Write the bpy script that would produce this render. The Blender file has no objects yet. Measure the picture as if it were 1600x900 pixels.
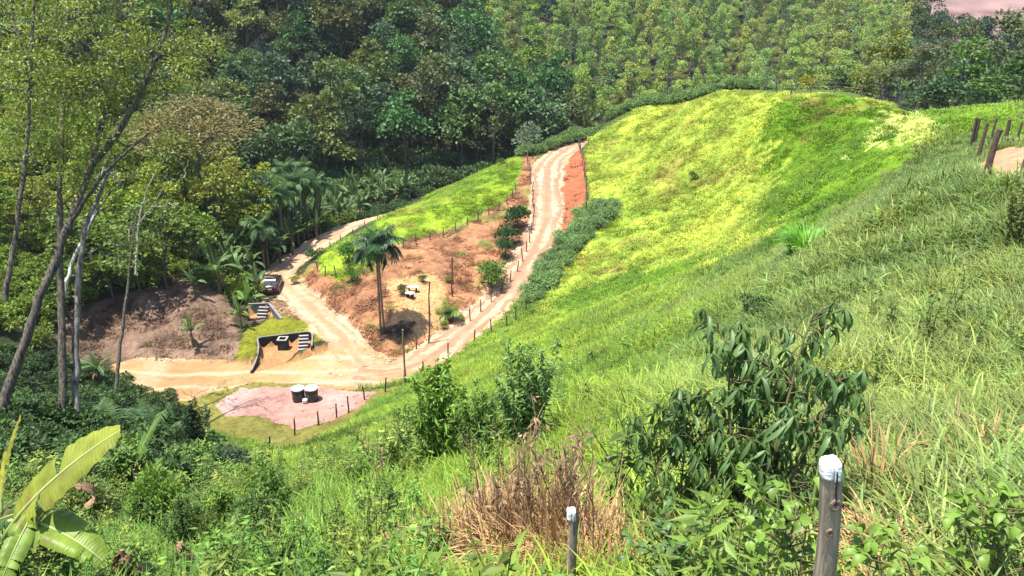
import bpy, bmesh, math, random
import numpy as np
from mathutils import Vector, Matrix
random.seed(7); RNG = np.random.default_rng(11)
scn = bpy.context.scene
# ------------------------------------------------------------------ camera, sky, sun, exposure
F = 1280.0                      # focal length in photo pixels (1600 wide)
PITCH = math.radians(22.0)
cam_d = bpy.data.cameras.new('camera'); cam = bpy.data.objects.new('camera', cam_d)
scn.collection.objects.link(cam); scn.camera = cam
cam_d.sensor_width = 36.0; cam_d.lens = 36.0*F/1600.0
cam_d.clip_start = 0.1; cam_d.clip_end = 3000
cam.location = (0, 0, 0); cam.rotation_euler = (math.radians(90)-PITCH, 0, 0)
SUN_FROM = Vector((-0.24, -0.10, 1.0)).normalized()
SUN_EL = math.asin(SUN_FROM.z)
wd = bpy.data.worlds.new('World'); scn.world = wd; wd.use_nodes = True
nt = wd.node_tree; nt.nodes.clear()
sky = nt.nodes.new('ShaderNodeTexSky'); sky.sky_type = 'NISHITA'; sky.sun_disc = False
sky.sun_elevation = SUN_EL; sky.sun_rotation = math.atan2(SUN_FROM.x, SUN_FROM.y)
bg = nt.nodes.new('ShaderNodeBackground'); bg.inputs['Strength'].default_value = 0.14
ow = nt.nodes.new('ShaderNodeOutputWorld')
nt.links.new(sky.outputs[0], bg.inputs[0]); nt.links.new(bg.outputs[0], ow.inputs[0])
sl = bpy.data.lights.new('sun', 'SUN'); sl.energy = 4.6; sl.angle = math.radians(0.5); sl.color = (1, .96, .89)
so = bpy.data.objects.new('sun', sl); scn.collection.objects.link(so)
so.rotation_euler = SUN_FROM.to_track_quat('Z', 'Y').to_euler(); so.location = (0, 0, 80)
scn.view_settings.view_transform = 'Standard'; scn.view_settings.look = 'None'
scn.view_settings.exposure = 1.4; scn.view_settings.gamma = 1.0
scn.cycles.max_bounces = 5; scn.cycles.diffuse_bounces = 3; scn.cycles.transmission_bounces = 3; scn.cycles.glossy_bounces = 2
scn.cycles.use_denoising = True
# ------------------------------------------------------------------ terrain
SP, CP = math.sin(PITCH), math.cos(PITCH)
def P(px, py, t):
    """world point seen at a photo pixel at forward depth t"""
    u = (px-800)/F; v = (450-py)/F
    return np.array((t*u, t*(CP+v*SP), t*(v*CP-SP)))
def tz(py, z):                       # depth at which the ray of row py is at height z
    v = (450-py)/F
    return z/(v*CP-SP)
ctrl = []
for a in [(-100,1000,8),(400,1000,7),(800,1000,6),(1300,1000,5),(1700,1000,4.6),(300,915,10.5),(0,925,12),
          (700,900,9.5),(1000,880,8.5),(1290,905,5.4),(1600,880,5.6),(200,830,17),(300,790,26),(100,705,35),(0,640,36),(-200,640,36),(-250,800,20),
          (1600,700,9),(1600,500,15),(1600,400,19),(1590,290,26),(1530,262,28),(1600,270,27.5),(1700,250,29),(1400,300,37),(1250,395,34),(1200,600,14),(1000,600,17),
          (1000,700,13),(850,668,21),(700,664,36),(600,655,46),(500,690,54),(400,742,54),(330,760,52),(1400,450,21),(1100,500,30),
          (1000,520,36),(1200,420,42),(900,560,44),(760,560,60),(840,510,71),(1300,240,66),(1200,330,72),(1100,400,66),(1000,440,70),
          (1400,215,58),(1500,168,62),(1600,166,58),(1750,166,56),(1300,150,84),(1130,138,108),(1200,138,100),(1100,300,88),(1000,250,106),(1060,180,110),(950,350,92),
          (920,270,110),(900,330,99),(920,215,122),(950,190,126),(1000,165,124),(900,400,88),
          # main road
          (640,578,70.5),(700,545,75),(760,490,81),(800,445,86),(835,390,92),(855,340,99.5),(852,290,106),(855,258,113),(885,233,120),(925,216,128),
          # knoll
          (600,470,79.5),(650,450,82),(700,430,85.5),(660,490,78),(740,400,90),(640,370,94.5),(700,310,104),(810,243,117),(760,275,112),(560,400,88.5),
          (505,432,86),(497,402,90),(600,340,101),(790,330,101),(600,525,77),
          # branch track
          (500,500,79),(470,470,84),(440,448,87.5),(425,432,91),(470,400,96),(520,367,102),(580,346,108),(640,332,116),
          # left bank and slope behind
          (130,565,73),(280,562,73.5),(350,555,74),(300,450,81),(350,470,80),(240,440,82),(130,480,78),(370,500,79),(200,360,92),(320,370,95),(100,260,104),(250,290,108),
          (0,500,70),(-150,520,66),(-250,300,95),(50,120,130),(-200,100,130)]:
    ctrl.append(P(*a))
for px, py in [(200,585),(300,600),(400,590),(520,580),(450,625),(560,612),(380,650),(480,668),(300,650),(560,560),(330,700),(230,660),(150,620)]:
    ctrl.append(P(px, py, tz(py, -33.3)))
for w in [(-60,70,-27),(-30,62,-34),(-22,56,-34.5),(-36,52,-31),
          # behind the camera and to the sides
          (0,-4,-1.7),(10,-10,0),(-14,-8,-6),(40,-15,4),(30,10,-1),(45,30,-5),(70,40,-9),(-40,0,-14),(-70,30,-22),(-90,60,-22),(70,0,2),(0,-40,6),(-60,-40,0),(90,-40,10),
          # beyond the crest
          (45,80,-16.5),(62,80,-15),(38,108,-19),(36,125,-27),(60,110,-24),(90,100,-22),(130,90,-18),(20,145,-37),(-5,135,-35.5),(-25,128,-36),(-45,120,-36),(50,150,-38),(100,150,-38),(150,140,-34),
          # far mountains (ground under the canopy)
          (-60,135,-33),(-30,145,-33),(0,160,-36),(-70,165,-22),(-35,172,-21),(-5,185,-27),(-100,150,-22),(-60,195,-8),(-20,205,-10),(-120,200,2),
          (40,185,-36),(80,185,-37),(40,225,-26),(90,230,-29),(20,250,-17),(80,265,-16),(130,230,-31),(160,200,-34),(200,240,-28),(140,290,-18),(40,310,-2),(100,330,2),
          (200,330,-14),(260,330,-12),(240,420,6),(150,420,16),(0,380,25),(-100,300,32),(-200,250,25),(350,300,-14),(350,420,5),(-200,120,-8),(-200,0,-10),(250,150,-25),(250,0,5)]:
    ctrl.append(np.array(w, float))
ctrl = np.array(ctrl)
def tps_fit(c, lam=0.6):
    n = len(c); d = np.hypot(c[:,None,0]-c[None,:,0], c[:,None,1]-c[None,:,1])
    K = np.where(d > 0, d*d*np.log(d+1e-9), 0) + lam*np.eye(n)*20
    Q = np.c_[np.ones(n), c[:,:2]]
    A = np.block([[K, Q], [Q.T, np.zeros((3,3))]])
    return np.linalg.solve(A, np.r_[c[:,2], 0, 0, 0])
TPS = tps_fit(ctrl)
def tps_eval(x, y):
    s = x.shape; x = x.ravel(); y = y.ravel(); out = np.empty(len(x)); n = len(ctrl)
    for i in range(0, len(x), 60000):
        X = x[i:i+60000]; Y = y[i:i+60000]
        d2 = (X[:,None]-ctrl[None,:,0])**2 + (Y[:,None]-ctrl[None,:,1])**2
        out[i:i+60000] = (0.5*d2*np.log(d2+1e-12)) @ TPS[:n] + TPS[n] + TPS[n+1]*X + TPS[n+2]*Y
    return out.reshape(s)
# coarse regular grid for fast lookups
GX0, GY0, GS = -230.0, -45.0, 1.0
gx = np.arange(GX0, 361, GS); gy = np.arange(GY0, 446, GS)
G = tps_eval(*np.meshgrid(gx, gy))
def bil(A, x, y):
    fx = np.clip((np.asarray(x, float)-GX0)/GS, 0, A.shape[1]-1.001); fy = np.clip((np.asarray(y, float)-GY0)/GS, 0, A.shape[0]-1.001)
    i = fx.astype(int); j = fy.astype(int); a = fx-i; b = fy-j
    if A.ndim == 3: a = a[...,None]; b = b[...,None]
    return (A[j,i]*(1-a)+A[j,i+1]*a)*(1-b) + (A[j+1,i]*(1-a)+A[j+1,i+1]*a)*b
def vnoise(x, y, s, seed=0):
    """smooth value noise, -1..1"""
    x = np.asarray(x, float)/s + seed*17.31; y = np.asarray(y, float)/s + seed*7.77
    i = np.floor(x).astype(np.int64); j = np.floor(y).astype(np.int64); a = x-i; b = y-j
    a = a*a*(3-2*a); b = b*b*(3-2*b)
    def h(p, q):
        n = (p*374761393 + q*668265263 + seed*974711) & 0xffffffff
        n = ((n ^ (n >> 13))*1274126177) & 0xffffffff
        return ((n ^ (n >> 16)) & 0xffff)/32767.5 - 1
    return (h(i,j)*(1-a)+h(i+1,j)*a)*(1-b) + (h(i,j+1)*(1-a)+h(i+1,j+1)*a)*b
def fbm(x, y, s, seed=0, o=3):
    return sum(vnoise(x, y, s/2**k, seed+k)*0.5**k for k in range(o))/1.6
TS = 3.0*1.006**np.arange(900)
TS = TS[TS < 440]
def hit(px, py, A=None):
    """first terrain point seen at each photo pixel"""
    A = G if A is None else A
    px = np.atleast_1d(np.asarray(px, float)); py = np.atleast_1d(np.asarray(py, float))
    u = (px-800)/F; v = (450-py)/F
    d = np.stack((u, CP+v*SP, v*CP-SP), -1)
    pts = d[:,None,:]*TS[None,:,None]
    below = pts[...,2] < bil(A, pts[...,0], pts[...,1])
    k = np.where(below.any(1), below.argmax(1), len(TS)-1)
    return d*TS[k][:,None]
def hit1(px, py): return hit([px], [py])[0]
def depth(p): return p[...,1]*CP - p[...,2]*SP
def pix(p):
    t = depth(p); v = (p[...,1]*SP + p[...,2]*CP)/t
    return 800+F*p[...,0]/t, 450-F*v
# ------------------------------------------------------------------ helpers: tags, geometry, materials
COL = scn.collection
def tag(o, label=None, cat=None, group=None, kind=None):
    if label: o['label'] = label
    if cat: o['category'] = cat
    if group: o['group'] = group
    if kind: o['kind'] = kind
    return o
def empty(name, loc, rz=0.0, label=None, cat=None, group=None):
    o = bpy.data.objects.new(name, None); COL.objects.link(o)
    o.location = tuple(float(a) for a in loc); o.rotation_euler = (0, 0, rz); o.empty_display_size = .2
    return tag(o, label, cat, group)
def inst(name, mesh, parent=None, loc=(0,0,0), rot=(0,0,0), scl=(1,1,1), color=None):
    o = bpy.data.objects.new(name, mesh); COL.objects.link(o); o.parent = parent
    o.location = tuple(float(a) for a in loc); o.rotation_euler = rot; o.scale = scl
    if color is not None: o.color = (*color[:3], 1)
    return o
def copy_tree(o, parent=None):
    c = o.copy(); COL.objects.link(c); c.parent = parent
    for ch in o.children: copy_tree(ch, c)
    return c
def nrm(a): return a/np.maximum(np.linalg.norm(a, axis=-1, keepdims=True), 1e-9)
class Geo:
    def __init__(s): s.v = []; s.q = []; s.t = []; s.n = 0
    def add(s, v, f, m=0):
        v = np.asarray(v, float).reshape(-1, 3); f = np.asarray(f, int)
        (s.q if f.shape[1] == 4 else s.t).append((f + s.n, m)); s.v.append(v); s.n += len(v); return s
    def tube(s, pts, rad, n=6, m=0, cap=True):
        pts = np.asarray(pts, float); k = len(pts); rad = np.broadcast_to(np.asarray(rad, float), (k,))
        tg = np.gradient(pts, axis=0); tg = nrm(tg)
        ref = np.array((1.,0,0)) if abs(tg[0,2]) > .7 else np.array((0,0,1.))
        a = nrm(np.cross(tg, ref)); b = np.cross(tg, a)
        th = np.arange(n)*2*np.pi/n
        v = pts[:,None] + rad[:,None,None]*(a[:,None]*np.cos(th)[None,:,None] + b[:,None]*np.sin(th)[None,:,None])
        i = np.arange(k-1)[:,None]*n; j = np.arange(n)[None]; j2 = (j+1) % n
        f = np.stack((i+j, i+j2, i+n+j2, i+n+j), -1).reshape(-1, 4)
        s.add(v.reshape(-1,3), f, m)
        if cap:
            for e, base in ((0, pts[0]), (k-1, pts[-1])):
                o = np.vstack((v[e], base[None])); jj = np.arange(n)
                t = np.stack((jj, (jj+1) % n, np.full(n, n)), -1)
                s.add(o, t if e else t[:, ::-1], m)
        return s
    def box(s, c, d, rz=0.0, m=0, taper=1.0):
        c = np.asarray(c, float); x, y, z = np.asarray(d, float)/2
        v = np.array([(-x,-y,-z),(x,-y,-z),(x,y,-z),(-x,y,-z),(-x*taper,-y*taper,z),(x*taper,-y*taper,z),(x*taper,y*taper,z),(-x*taper,y*taper,z)])
        R = np.array([[math.cos(rz),-math.sin(rz),0],[math.sin(rz),math.cos(rz),0],[0,0,1]])
        return s.add(v@R.T + c, [(0,3,2,1),(4,5,6,7),(0,1,5,4),(1,2,6,5),(2,3,7,6),(3,0,4,7)], m)
    def kites(s, B, D, N, L, W, m=0):
        """leaf cards: B base, D direction, N face normal hint; folded kite of 2 triangles"""
        B = np.asarray(B, float); D = nrm(np.asarray(D, float)); n = len(B)
        S = nrm(np.cross(D, N)); U = np.cross(S, D)
        L = np.broadcast_to(np.asarray(L, float), (n,))[:,None]; W = np.broadcast_to(np.asarray(W, float), (n,))[:,None]
        v = np.stack((B, B+D*L*.45+S*W*.5+U*W*.12, B+D*L, B+D*L*.45-S*W*.5+U*W*.12), 1).reshape(-1,3)
        i = np.arange(n)[:,None]*4
        f = np.concatenate((i+np.array([[0,1,2]]), i+np.array([[0,2,3]])))
        return s.add(v, f, m)
    def blades(s, B, D, L, W, droop, m=0, prof=(.7,1.,.7,.04), seg=(0,.33,.68,1.)):
        B = np.asarray(B, float); D = nrm(np.asarray(D, float)); n = len(B)
        L = np.broadcast_to(np.asarray(L, float), (n,))[:,None]; W = np.broadcast_to(np.asarray(W, float), (n,))[:,None]
        K = np.broadcast_to(np.asarray(droop, float), (n,))[:,None]
        hz = D.copy(); hz[:,2] = 0; hz = nrm(hz + 1e-4)
        S = nrm(np.cross(D, np.array((0,0,1.)) + 1e-3)); rows = []
        for q, p in zip(seg, prof):
            c = B + D*L*q + hz*L*K*.35*q*q - np.array((0,0,1.))*L*K*q*q
            rows += [c - S*W*.5*p, c + S*W*.5*p]
        k = len(seg); v = np.stack(rows, 1).reshape(-1, 3)
        i = np.arange(n)[:,None,None]*2*k; j = np.arange(k-1)[None,:,None]*2
        f = (i + j + np.array([[[0,1,3,2]]])).reshape(-1, 4)
        return s.add(v, f, m)
    def mesh(s, name, mats, smooth=False):
        me = bpy.data.meshes.new(name); v = np.concatenate(s.v)
        q = np.concatenate([a for a, _ in s.q]) if s.q else np.zeros((0,4), int)
        t = np.concatenate([a for a, _ in s.t]) if s.t else np.zeros((0,3), int)
        mi = np.concatenate([np.full(len(a), m) for a, m in s.q+s.t])
        me.vertices.add(len(v)); me.vertices.foreach_set('co', v.astype(np.float32).ravel())
        nl = q.size + t.size; me.loops.add(nl); me.polygons.add(len(q)+len(t))
        me.loops.foreach_set('vertex_index', np.r_[q.ravel(), t.ravel()].astype(np.int32))
        ls = np.r_[np.arange(len(q))*4, q.size + np.arange(len(t))*3]
        me.polygons.foreach_set('loop_start', ls.astype(np.int32))
        me.polygons.foreach_set('material_index', mi.astype(np.int32))
        me.polygons.foreach_set('use_smooth', np.full(len(mi), smooth, bool))
        for mt in (mats if isinstance(mats, (list, tuple)) else [mats]): me.materials.append(mt)
        me.update(calc_edges=True); me.validate(); return me
    def build(s, name, mats, parent=None, smooth=False, **kw):
        return inst(name, s.mesh(name, mats, smooth), parent, **kw)
def lathe(g, prof, n=24, c=(0,0,0), m=0):
    """prof: list of (radius, z)"""
    th = np.arange(n)*2*np.pi/n; pr = np.asarray(prof, float); k = len(pr)
    v = np.stack((pr[:,None,0]*np.cos(th), pr[:,None,0]*np.sin(th), np.broadcast_to(pr[:,None,1], (k,n))), -1).reshape(-1,3) + np.asarray(c)
    i = np.arange(k-1)[:,None]*n; j = np.arange(n)[None]; j2 = (j+1) % n
    return g.add(v, np.stack((i+j, i+j2, i+n+j2, i+n+j), -1).reshape(-1,4), m)
# ---- node helpers
def nodemat(name):
    m = bpy.data.materials.new(name); m.use_nodes = True; t = m.node_tree; t.nodes.clear()
    o = t.nodes.new('ShaderNodeOutputMaterial'); return m, t, o
def N(t, typ, **kw):
    n = t.nodes.new(typ)
    for k, v in kw.items():
        if k[0] == '_': n.inputs[k[1:]].default_value = v
        else: setattr(n, k, v)
    return n
def mul(t, a, b):                                   # colour * value
    m = N(t, 'ShaderNodeMix', data_type='RGBA', blend_type='MULTIPLY'); m.inputs[0].default_value = 1
    t.links.new(a, m.inputs[6]); t.links.new(b, m.inputs[7]); return m.outputs[2]
def maprange(t, v, a, b, lo=0, hi=1):
    n = N(t, 'ShaderNodeMapRange'); t.links.new(v, n.inputs[0])
    for i, x in enumerate((lo, hi, a, b)): n.inputs[i+1].default_value = x
    return n.outputs[0]
def noise(t, scale, detail=3, coord=None, rough=.55):
    n = N(t, 'ShaderNodeTexNoise', _Scale=scale, _Detail=detail, _Roughness=rough)
    if coord is None: coord = N(t, 'ShaderNodeNewGeometry').outputs['Position']
    t.links.new(coord, n.inputs['Vector']); return n.outputs[0]
def leaf_mat(name, src, base=(1,1,1), rough=.5, trans=.3, lo=.55, hi=1.45, tint=(1.2,1.05,.5), spec=.25, patch=0.0, patch_scale=.25):
    """src: 'obj' = object colour, 'inst' = instancer attribute gcol, 'flat' = base"""
    m, t, o = nodemat(name)
    if src == 'obj': c = N(t, 'ShaderNodeObjectInfo').outputs['Color']
    elif src == 'inst': c = N(t, 'ShaderNodeAttribute', attribute_type='INSTANCER', attribute_name='gcol').outputs['Color']
    else:
        r = N(t, 'ShaderNodeRGB'); r.outputs[0].default_value = (*base, 1); c = r.outputs[0]
    g = N(t, 'ShaderNodeNewGeometry')
    c = mul(t, c, maprange(t, g.outputs['Random Per Island'], lo, hi))
    if patch:
        c = mul(t, c, maprange(t, noise(t, patch_scale, 3), 1-patch, 1+patch, .3, .7))
    p = N(t, 'ShaderNodeBsdfPrincipled', _Roughness=rough); p.inputs['Specular IOR Level'].default_value = spec
    t.links.new(c, p.inputs['Base Color'])
    tr = N(t, 'ShaderNodeBsdfTranslucent'); rg = N(t, 'ShaderNodeRGB'); rg.outputs[0].default_value = (*tint, 1)
    t.links.new(mul(t, c, rg.outputs[0]), tr.inputs[0])
    mx = N(t, 'ShaderNodeMixShader'); mx.inputs[0].default_value = trans
    t.links.new(p.outputs[0], mx.inputs[1]); t.links.new(tr.outputs[0], mx.inputs[2]); t.links.new(mx.outputs[0], o.inputs[0])
    return m
def rough_mat(name, a, b, scale=6.0, rough=.9, bump=.3, bscale=None, coord='obj', spec=.2, stretch=None, obj_tint=False):
    m, t, o = nodemat(name)
    tc = N(t, 'ShaderNodeTexCoord'); co = tc.outputs['Object']
    if stretch:
        mp = N(t, 'ShaderNodeMapping'); mp.inputs['Scale'].default_value = stretch; t.links.new(co, mp.inputs[0]); co = mp.outputs[0]
    f = noise(t, scale, 5, co)
    mx = N(t, 'ShaderNodeMix', data_type='RGBA'); mx.inputs[6].default_value = (*a, 1); mx.inputs[7].default_value = (*b, 1)
    t.links.new(maprange(t, f, 0, 1, .33, .67), mx.inputs[0])
    c = mx.outputs[2]
    if obj_tint: c = mul(t, c, N(t, 'ShaderNodeObjectInfo').outputs['Color'])
    p = N(t, 'ShaderNodeBsdfPrincipled', _Roughness=rough); p.inputs['Specular IOR Level'].default_value = spec
    t.links.new(c, p.inputs['Base Color'])
    if bump:
        b_ = N(t, 'ShaderNodeBump', _Strength=bump, _Distance=.05); t.links.new(noise(t, bscale or scale*3, 4, co), b_.inputs['Height']); t.links.new(b_.outputs[0], p.inputs['Normal'])
    t.links.new(p.outputs[0], o.inputs[0]); return m
M = {}
M['leaf'] = leaf_mat('tree_leaves', 'obj')
M['leaf_glossy'] = leaf_mat('glossy_leaves', 'obj', rough=.45, spec=.3, trans=.28, lo=.7, hi=1.3)
M['leaf_inst'] = leaf_mat('scattered_leaves', 'inst')
M['grass'] = leaf_mat('grass_blades', 'inst', rough=.55, trans=.35, lo=.6, hi=1.4, tint=(1.0,1.05,.5), spec=.25, patch=.25, patch_scale=.35)
M['banana'] = leaf_mat('banana_leaf', 'obj', rough=.42, trans=.3, lo=.8, hi=1.2)
def veins(m, scale=70., lo=.88, hi=1.08, bump=.1):
    t = m.node_tree; p = next(n for n in t.nodes if n.type == 'BSDF_PRINCIPLED'); l = p.inputs['Base Color'].links[0].from_socket
    co = N(t, 'ShaderNodeTexCoord').outputs['Object']
    w = N(t, 'ShaderNodeTexWave', _Scale=scale/6.283, _Distortion=2.0, _Detail=3.0); w.inputs['Detail Scale'].default_value = .6; t.links.new(co, w.inputs['Vector'])
    c = mul(t, l, maprange(t, w.outputs['Fac'], lo, hi)); c = mul(t, c, maprange(t, noise(t, 5, 4, co), .7, 1.25, .3, .7))
    t.links.new(c, p.inputs['Base Color']); b = N(t, 'ShaderNodeBump', _Strength=bump, _Distance=.02); t.links.new(w.outputs['Fac'], b.inputs['Height']); t.links.new(b.outputs[0], p.inputs['Normal'])
    for n in list(t.nodes):
        if n.type == 'BSDF_TRANSLUCENT': t.links.new(c, n.inputs[0])
veins(M['banana'])
def browning(m):
    t = m.node_tree; p = next(n for n in t.nodes if n.type == 'BSDF_PRINCIPLED'); l = p.inputs['Base Color'].links[0].from_socket; co = N(t, 'ShaderNodeTexCoord').outputs['Object']
    x = N(t, 'ShaderNodeMix', data_type='RGBA'); x.inputs[7].default_value = (.20,.11,.03,1); t.links.new(l, x.inputs[6]); t.links.new(maprange(t, noise(t, 3.2, 5, co, .7), 0, .85, .60, .70), x.inputs[0])
    t.links.new(x.outputs[2], p.inputs['Base Color'])
browning(M['banana'])
M['bark'] = rough_mat('bark', (.03,.023,.018), (.17,.145,.11), 4, bump=.9, stretch=(3,3,.7), obj_tint=True)
M['bark_pale'] = rough_mat('pale_bark', (.36,.33,.28), (.09,.075,.06), 3, bump=.6, stretch=(2,2,.7), obj_tint=True)
M['palm_bark'] = rough_mat('palm_bark', (.14,.095,.065), (.25,.18,.13), 3, bump=.5, stretch=(.5,.5,5))
M['wood'] = rough_mat('weathered_wood', (.06,.042,.032), (.13,.09,.065), 9, bump=.5, stretch=(4,4,.5))
M['wood_new'] = rough_mat('sawn_wood', (.2,.135,.075), (.3,.21,.12), 9, bump=.5, stretch=(4,4,.4))
M['wire'] = rough_mat('fence_wire', (.2,.19,.18), (.12,.1,.09), 30, rough=.5, bump=0)
M['white'] = rough_mat('white_paint', (.8,.8,.78), (.62,.62,.6), 14, rough=.6, bump=.15)
M['straw'] = leaf_mat('dry_straw', 'flat', base=(.40,.25,.12), rough=.8, trans=.15, lo=.45, hi=1.4, tint=(1.1,1,.7), spec=.1)
M['deadleaf'] = leaf_mat('dead_leaf', 'flat', base=(.22,.13,.075), rough=.8, trans=.1, lo=.5, hi=1.6, tint=(1.1,.9,.6), spec=.15)
M['deadstalk'] = leaf_mat('dead_stalk', 'flat', base=(.22,.14,.085), rough=.85, trans=.05, lo=.5, hi=1.6, tint=(1,.9,.7), spec=.1)
M['stem'] = rough_mat('green_stem', (.07,.09,.03), (.11,.08,.04), 8, bump=.2)
# ---- scattering of stuff (geometry nodes)
def hidden(name, me):                                # prototype mesh kept in an object that is in no collection
    return bpy.data.objects.new(name, me)
def scatter(name, protos, pts, scl, rot, col, label=None, kind='stuff', pick=None):
    n = len(pts); me = bpy.data.meshes.new(name); me.vertices.add(n)
    me.vertices.foreach_set('co', np.asarray(pts, np.float32).ravel())
    for nm, typ, arr, key in (('scl','FLOAT',scl,'value'), ('rot','FLOAT_VECTOR',rot,'vector'), ('gcol','FLOAT_COLOR',np.c_[col,np.ones(n)],'color'),
                              ('pick','INT',RNG.integers(0,len(protos),n) if pick is None else pick,'value')):
        a = me.attributes.new(nm, typ, 'POINT'); a.data.foreach_set(key, np.asarray(arr, np.int32 if typ == 'INT' else np.float32).ravel())
    o = bpy.data.objects.new(name, me); COL.objects.link(o)
    ng = bpy.data.node_groups.new(name, 'GeometryNodeTree')
    ng.interface.new_socket('Geometry', in_out='INPUT', socket_type='NodeSocketGeometry'); ng.interface.new_socket('Geometry', in_out='OUTPUT', socket_type='NodeSocketGeometry')
    gi = ng.nodes.new('NodeGroupInput'); go = ng.nodes.new('NodeGroupOutput'); L = ng.links.new
    jn = ng.nodes.new('GeometryNodeJoinGeometry')
    for p in protos:
        oi = ng.nodes.new('GeometryNodeObjectInfo'); oi.inputs['Object'].default_value = p; oi.inputs['As Instance'].default_value = True
        L(oi.outputs['Geometry'], jn.inputs[0])
    ip = ng.nodes.new('GeometryNodeInstanceOnPoints'); ip.inputs['Pick Instance'].default_value = True
    L(gi.outputs[0], ip.inputs['Points']); L(jn.outputs[0], ip.inputs['Instance'])
    def att(nm, typ, sock):
        a = ng.nodes.new('GeometryNodeInputNamedAttribute'); a.data_type = typ; a.inputs['Name'].default_value = nm; L(a.outputs[0], ip.inputs[sock])
    att('pick','INT','Instance Index'); att('scl','FLOAT','Scale'); att('rot','FLOAT_VECTOR','Rotation')
    L(ip.outputs[0], go.inputs[0])
    md = o.modifiers.new('scatter', 'NODES'); md.node_group = ng
    return tag(o, label, None, None, kind)
# ------------------------------------------------------------------ ground: zones, road carving, sheets
def poly_world(pts): return hit([p[0] for p in pts], [p[1] for p in pts])[:, :2]
def inpoly(x, y, poly):
    r = np.zeros(np.shape(x), bool); n = len(poly); j = n-1
    for i in range(n):
        xi, yi = poly[i]; xj, yj = poly[j]
        c = ((yi > y) != (yj > y)) & (x < (xj-xi)*(y-yi)/(yj-yi+1e-12)+xi); r ^= c; j = i
    return r
def polydist(x, y, line, closed=False):
    """distance to a polyline and parameter along it"""
    x = np.asarray(x, float); y = np.asarray(y, float)
    best = np.full(x.shape, 1e9); side = np.zeros(x.shape); par = np.zeros(x.shape); s0 = 0.0
    L = list(line) + ([line[0]] if closed else [])
    for a, b in zip(L[:-1], L[1:]):
        dx, dy = b[0]-a[0], b[1]-a[1]; l2 = dx*dx+dy*dy+1e-12
        t = np.clip(((x-a[0])*dx+(y-a[1])*dy)/l2, 0, 1); px_ = a[0]+t*dx; py_ = a[1]+t*dy
        d = np.hypot(x-px_, y-py_); k = d < best
        best = np.where(k, d, best); side = np.where(k, np.sign(dx*(y-a[1])-dy*(x-a[0])), side); par = np.where(k, s0+t*math.sqrt(l2), par); s0 += math.sqrt(l2)
    return best, side, par
def resample(p, step):
    p = np.asarray(p, float); d = np.r_[0, np.cumsum(np.linalg.norm(np.diff(p, axis=0), axis=1))]
    s = np.linspace(0, d[-1], max(2, int(d[-1]/step)+1)); q = np.stack([np.interp(s, d, p[:,k]) for k in range(p.shape[1])], 1)
    for _ in range(3): q[1:-1] = .25*q[:-2]+.5*q[1:-1]+.25*q[2:]
    return q
MAIN = resample(np.array([P(*a)[:2] for a in [(560,577,tz(577,-33.3)),(640,578,70.5),(700,545,75),(760,490,81),(800,445,86),(835,390,92),(856,340,99.5),(853,290,106),(856,258,113),(885,233,120),(925,216,128),(975,205,137)]]), 1.5)
BRANCH = resample(np.array([P(*a)[:2] for a in [(570,572,tz(572,-33.3)),(545,540,75),(500,497,79.5),(470,468,84),(445,448,87.5),(432,428,91),(470,398,96),(522,366,102),(575,347,107.5),(604,340,111)]]), 1.5)
Z = {k: poly_world(v) for k, v in {
 'pasture': [(840,480),(880,400),(925,330),(915,250),(925,215),(985,180),(1060,155),(1130,143),(1230,146),(1330,152),(1400,165),(1470,180),(1440,215),(1400,240),(1300,300),(1220,360),(1130,410),(1000,455),(900,490)],
 'dense':   [(1225,150),(1330,156),(1390,170),(1412,242),(1345,302),(1258,372),(1180,412),(1185,330),(1215,260),(1195,200)],
 'pale':    [(1392,172),(1430,178),(1452,210),(1410,232),(1385,222)],
 'strip':   [(1420,165),(1600,172),(1640,215),(1500,205),(1450,190)],
 'shade_band':    [(850,470),(1000,425),(1120,395),(1120,412),(1000,455),(860,505)],  # darker green paints the shading where near slope meets far field
 'bare':    [(1530,262),(1545,240),(1590,228),(1680,225),(1680,285),(1590,283),(1550,275)],
 'sand':    [(170,572),(220,561),(330,562),(400,571),(450,566),(500,555),(540,540),(580,545),(620,560),(665,555),(690,548),(675,580),(640,592),(600,603),(500,604),(400,600),(340,615),(300,632),(240,622),(190,600)],
 'pad':     [(335,632),(375,612),(440,603),(520,608),(588,612),(560,640),(520,660),(460,674),(400,655),(350,652)],
 'lawn':    [(372,566),(385,515),(440,507),(500,503),(517,520),(505,545),(480,548),(400,570)],
 'lawn2':   [(330,618),(400,597),(470,596),(640,600),(590,625),(560,650),(500,690),(400,690),(300,670),(240,640),(290,628)],
 'cap':     [(497,402),(540,375),(600,340),(700,287),(800,243),(814,250),(805,300),(780,320),(740,345),(690,366),(640,372),(600,395),(560,425),(530,442),(505,430)],
 'brown':   [(455,430),(497,412),(505,430.5),(530,442.5),(560,425.5),(600,395.5),(640,373),(690,366.5),(740,345.5),(780,320.5),(805,300.5),(813,262),(818,240),(835,250),(840,330),(820,400),(790,445),(740,500),(690,545),(620,565),(560,548),(520,520),(490,490),(455,465)],
 'clearing':[(600,440),(680,425),(700,450),(690,520),(640,545),(590,530),(620,490)],
 'bank':    [(90,560),(100,480),(160,470),(230,452),(270,432),(310,440),(360,478),(372,510),(372,566),(290,563),(220,561),(150,572)],
 'bank2':   [(395,505),(410,470),(440,470),(490,495),(518,530),(500,505),(440,508)],
 'cut':     [(868,330),(866,262),(884,238),(905,226),(915,260),(917,310),(905,345),(880,370)],
}.items()}
LAWNTOP = -32.45
WALLA = np.array([P(px, py, tz(py, LAWNTOP)) for px, py in [(391,568),(399,558),(404,546),(404,536),(400,528),(430,524.5),(460,521),(487,517.5),(488.5,527),(487,541)]])[:, :2]
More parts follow.
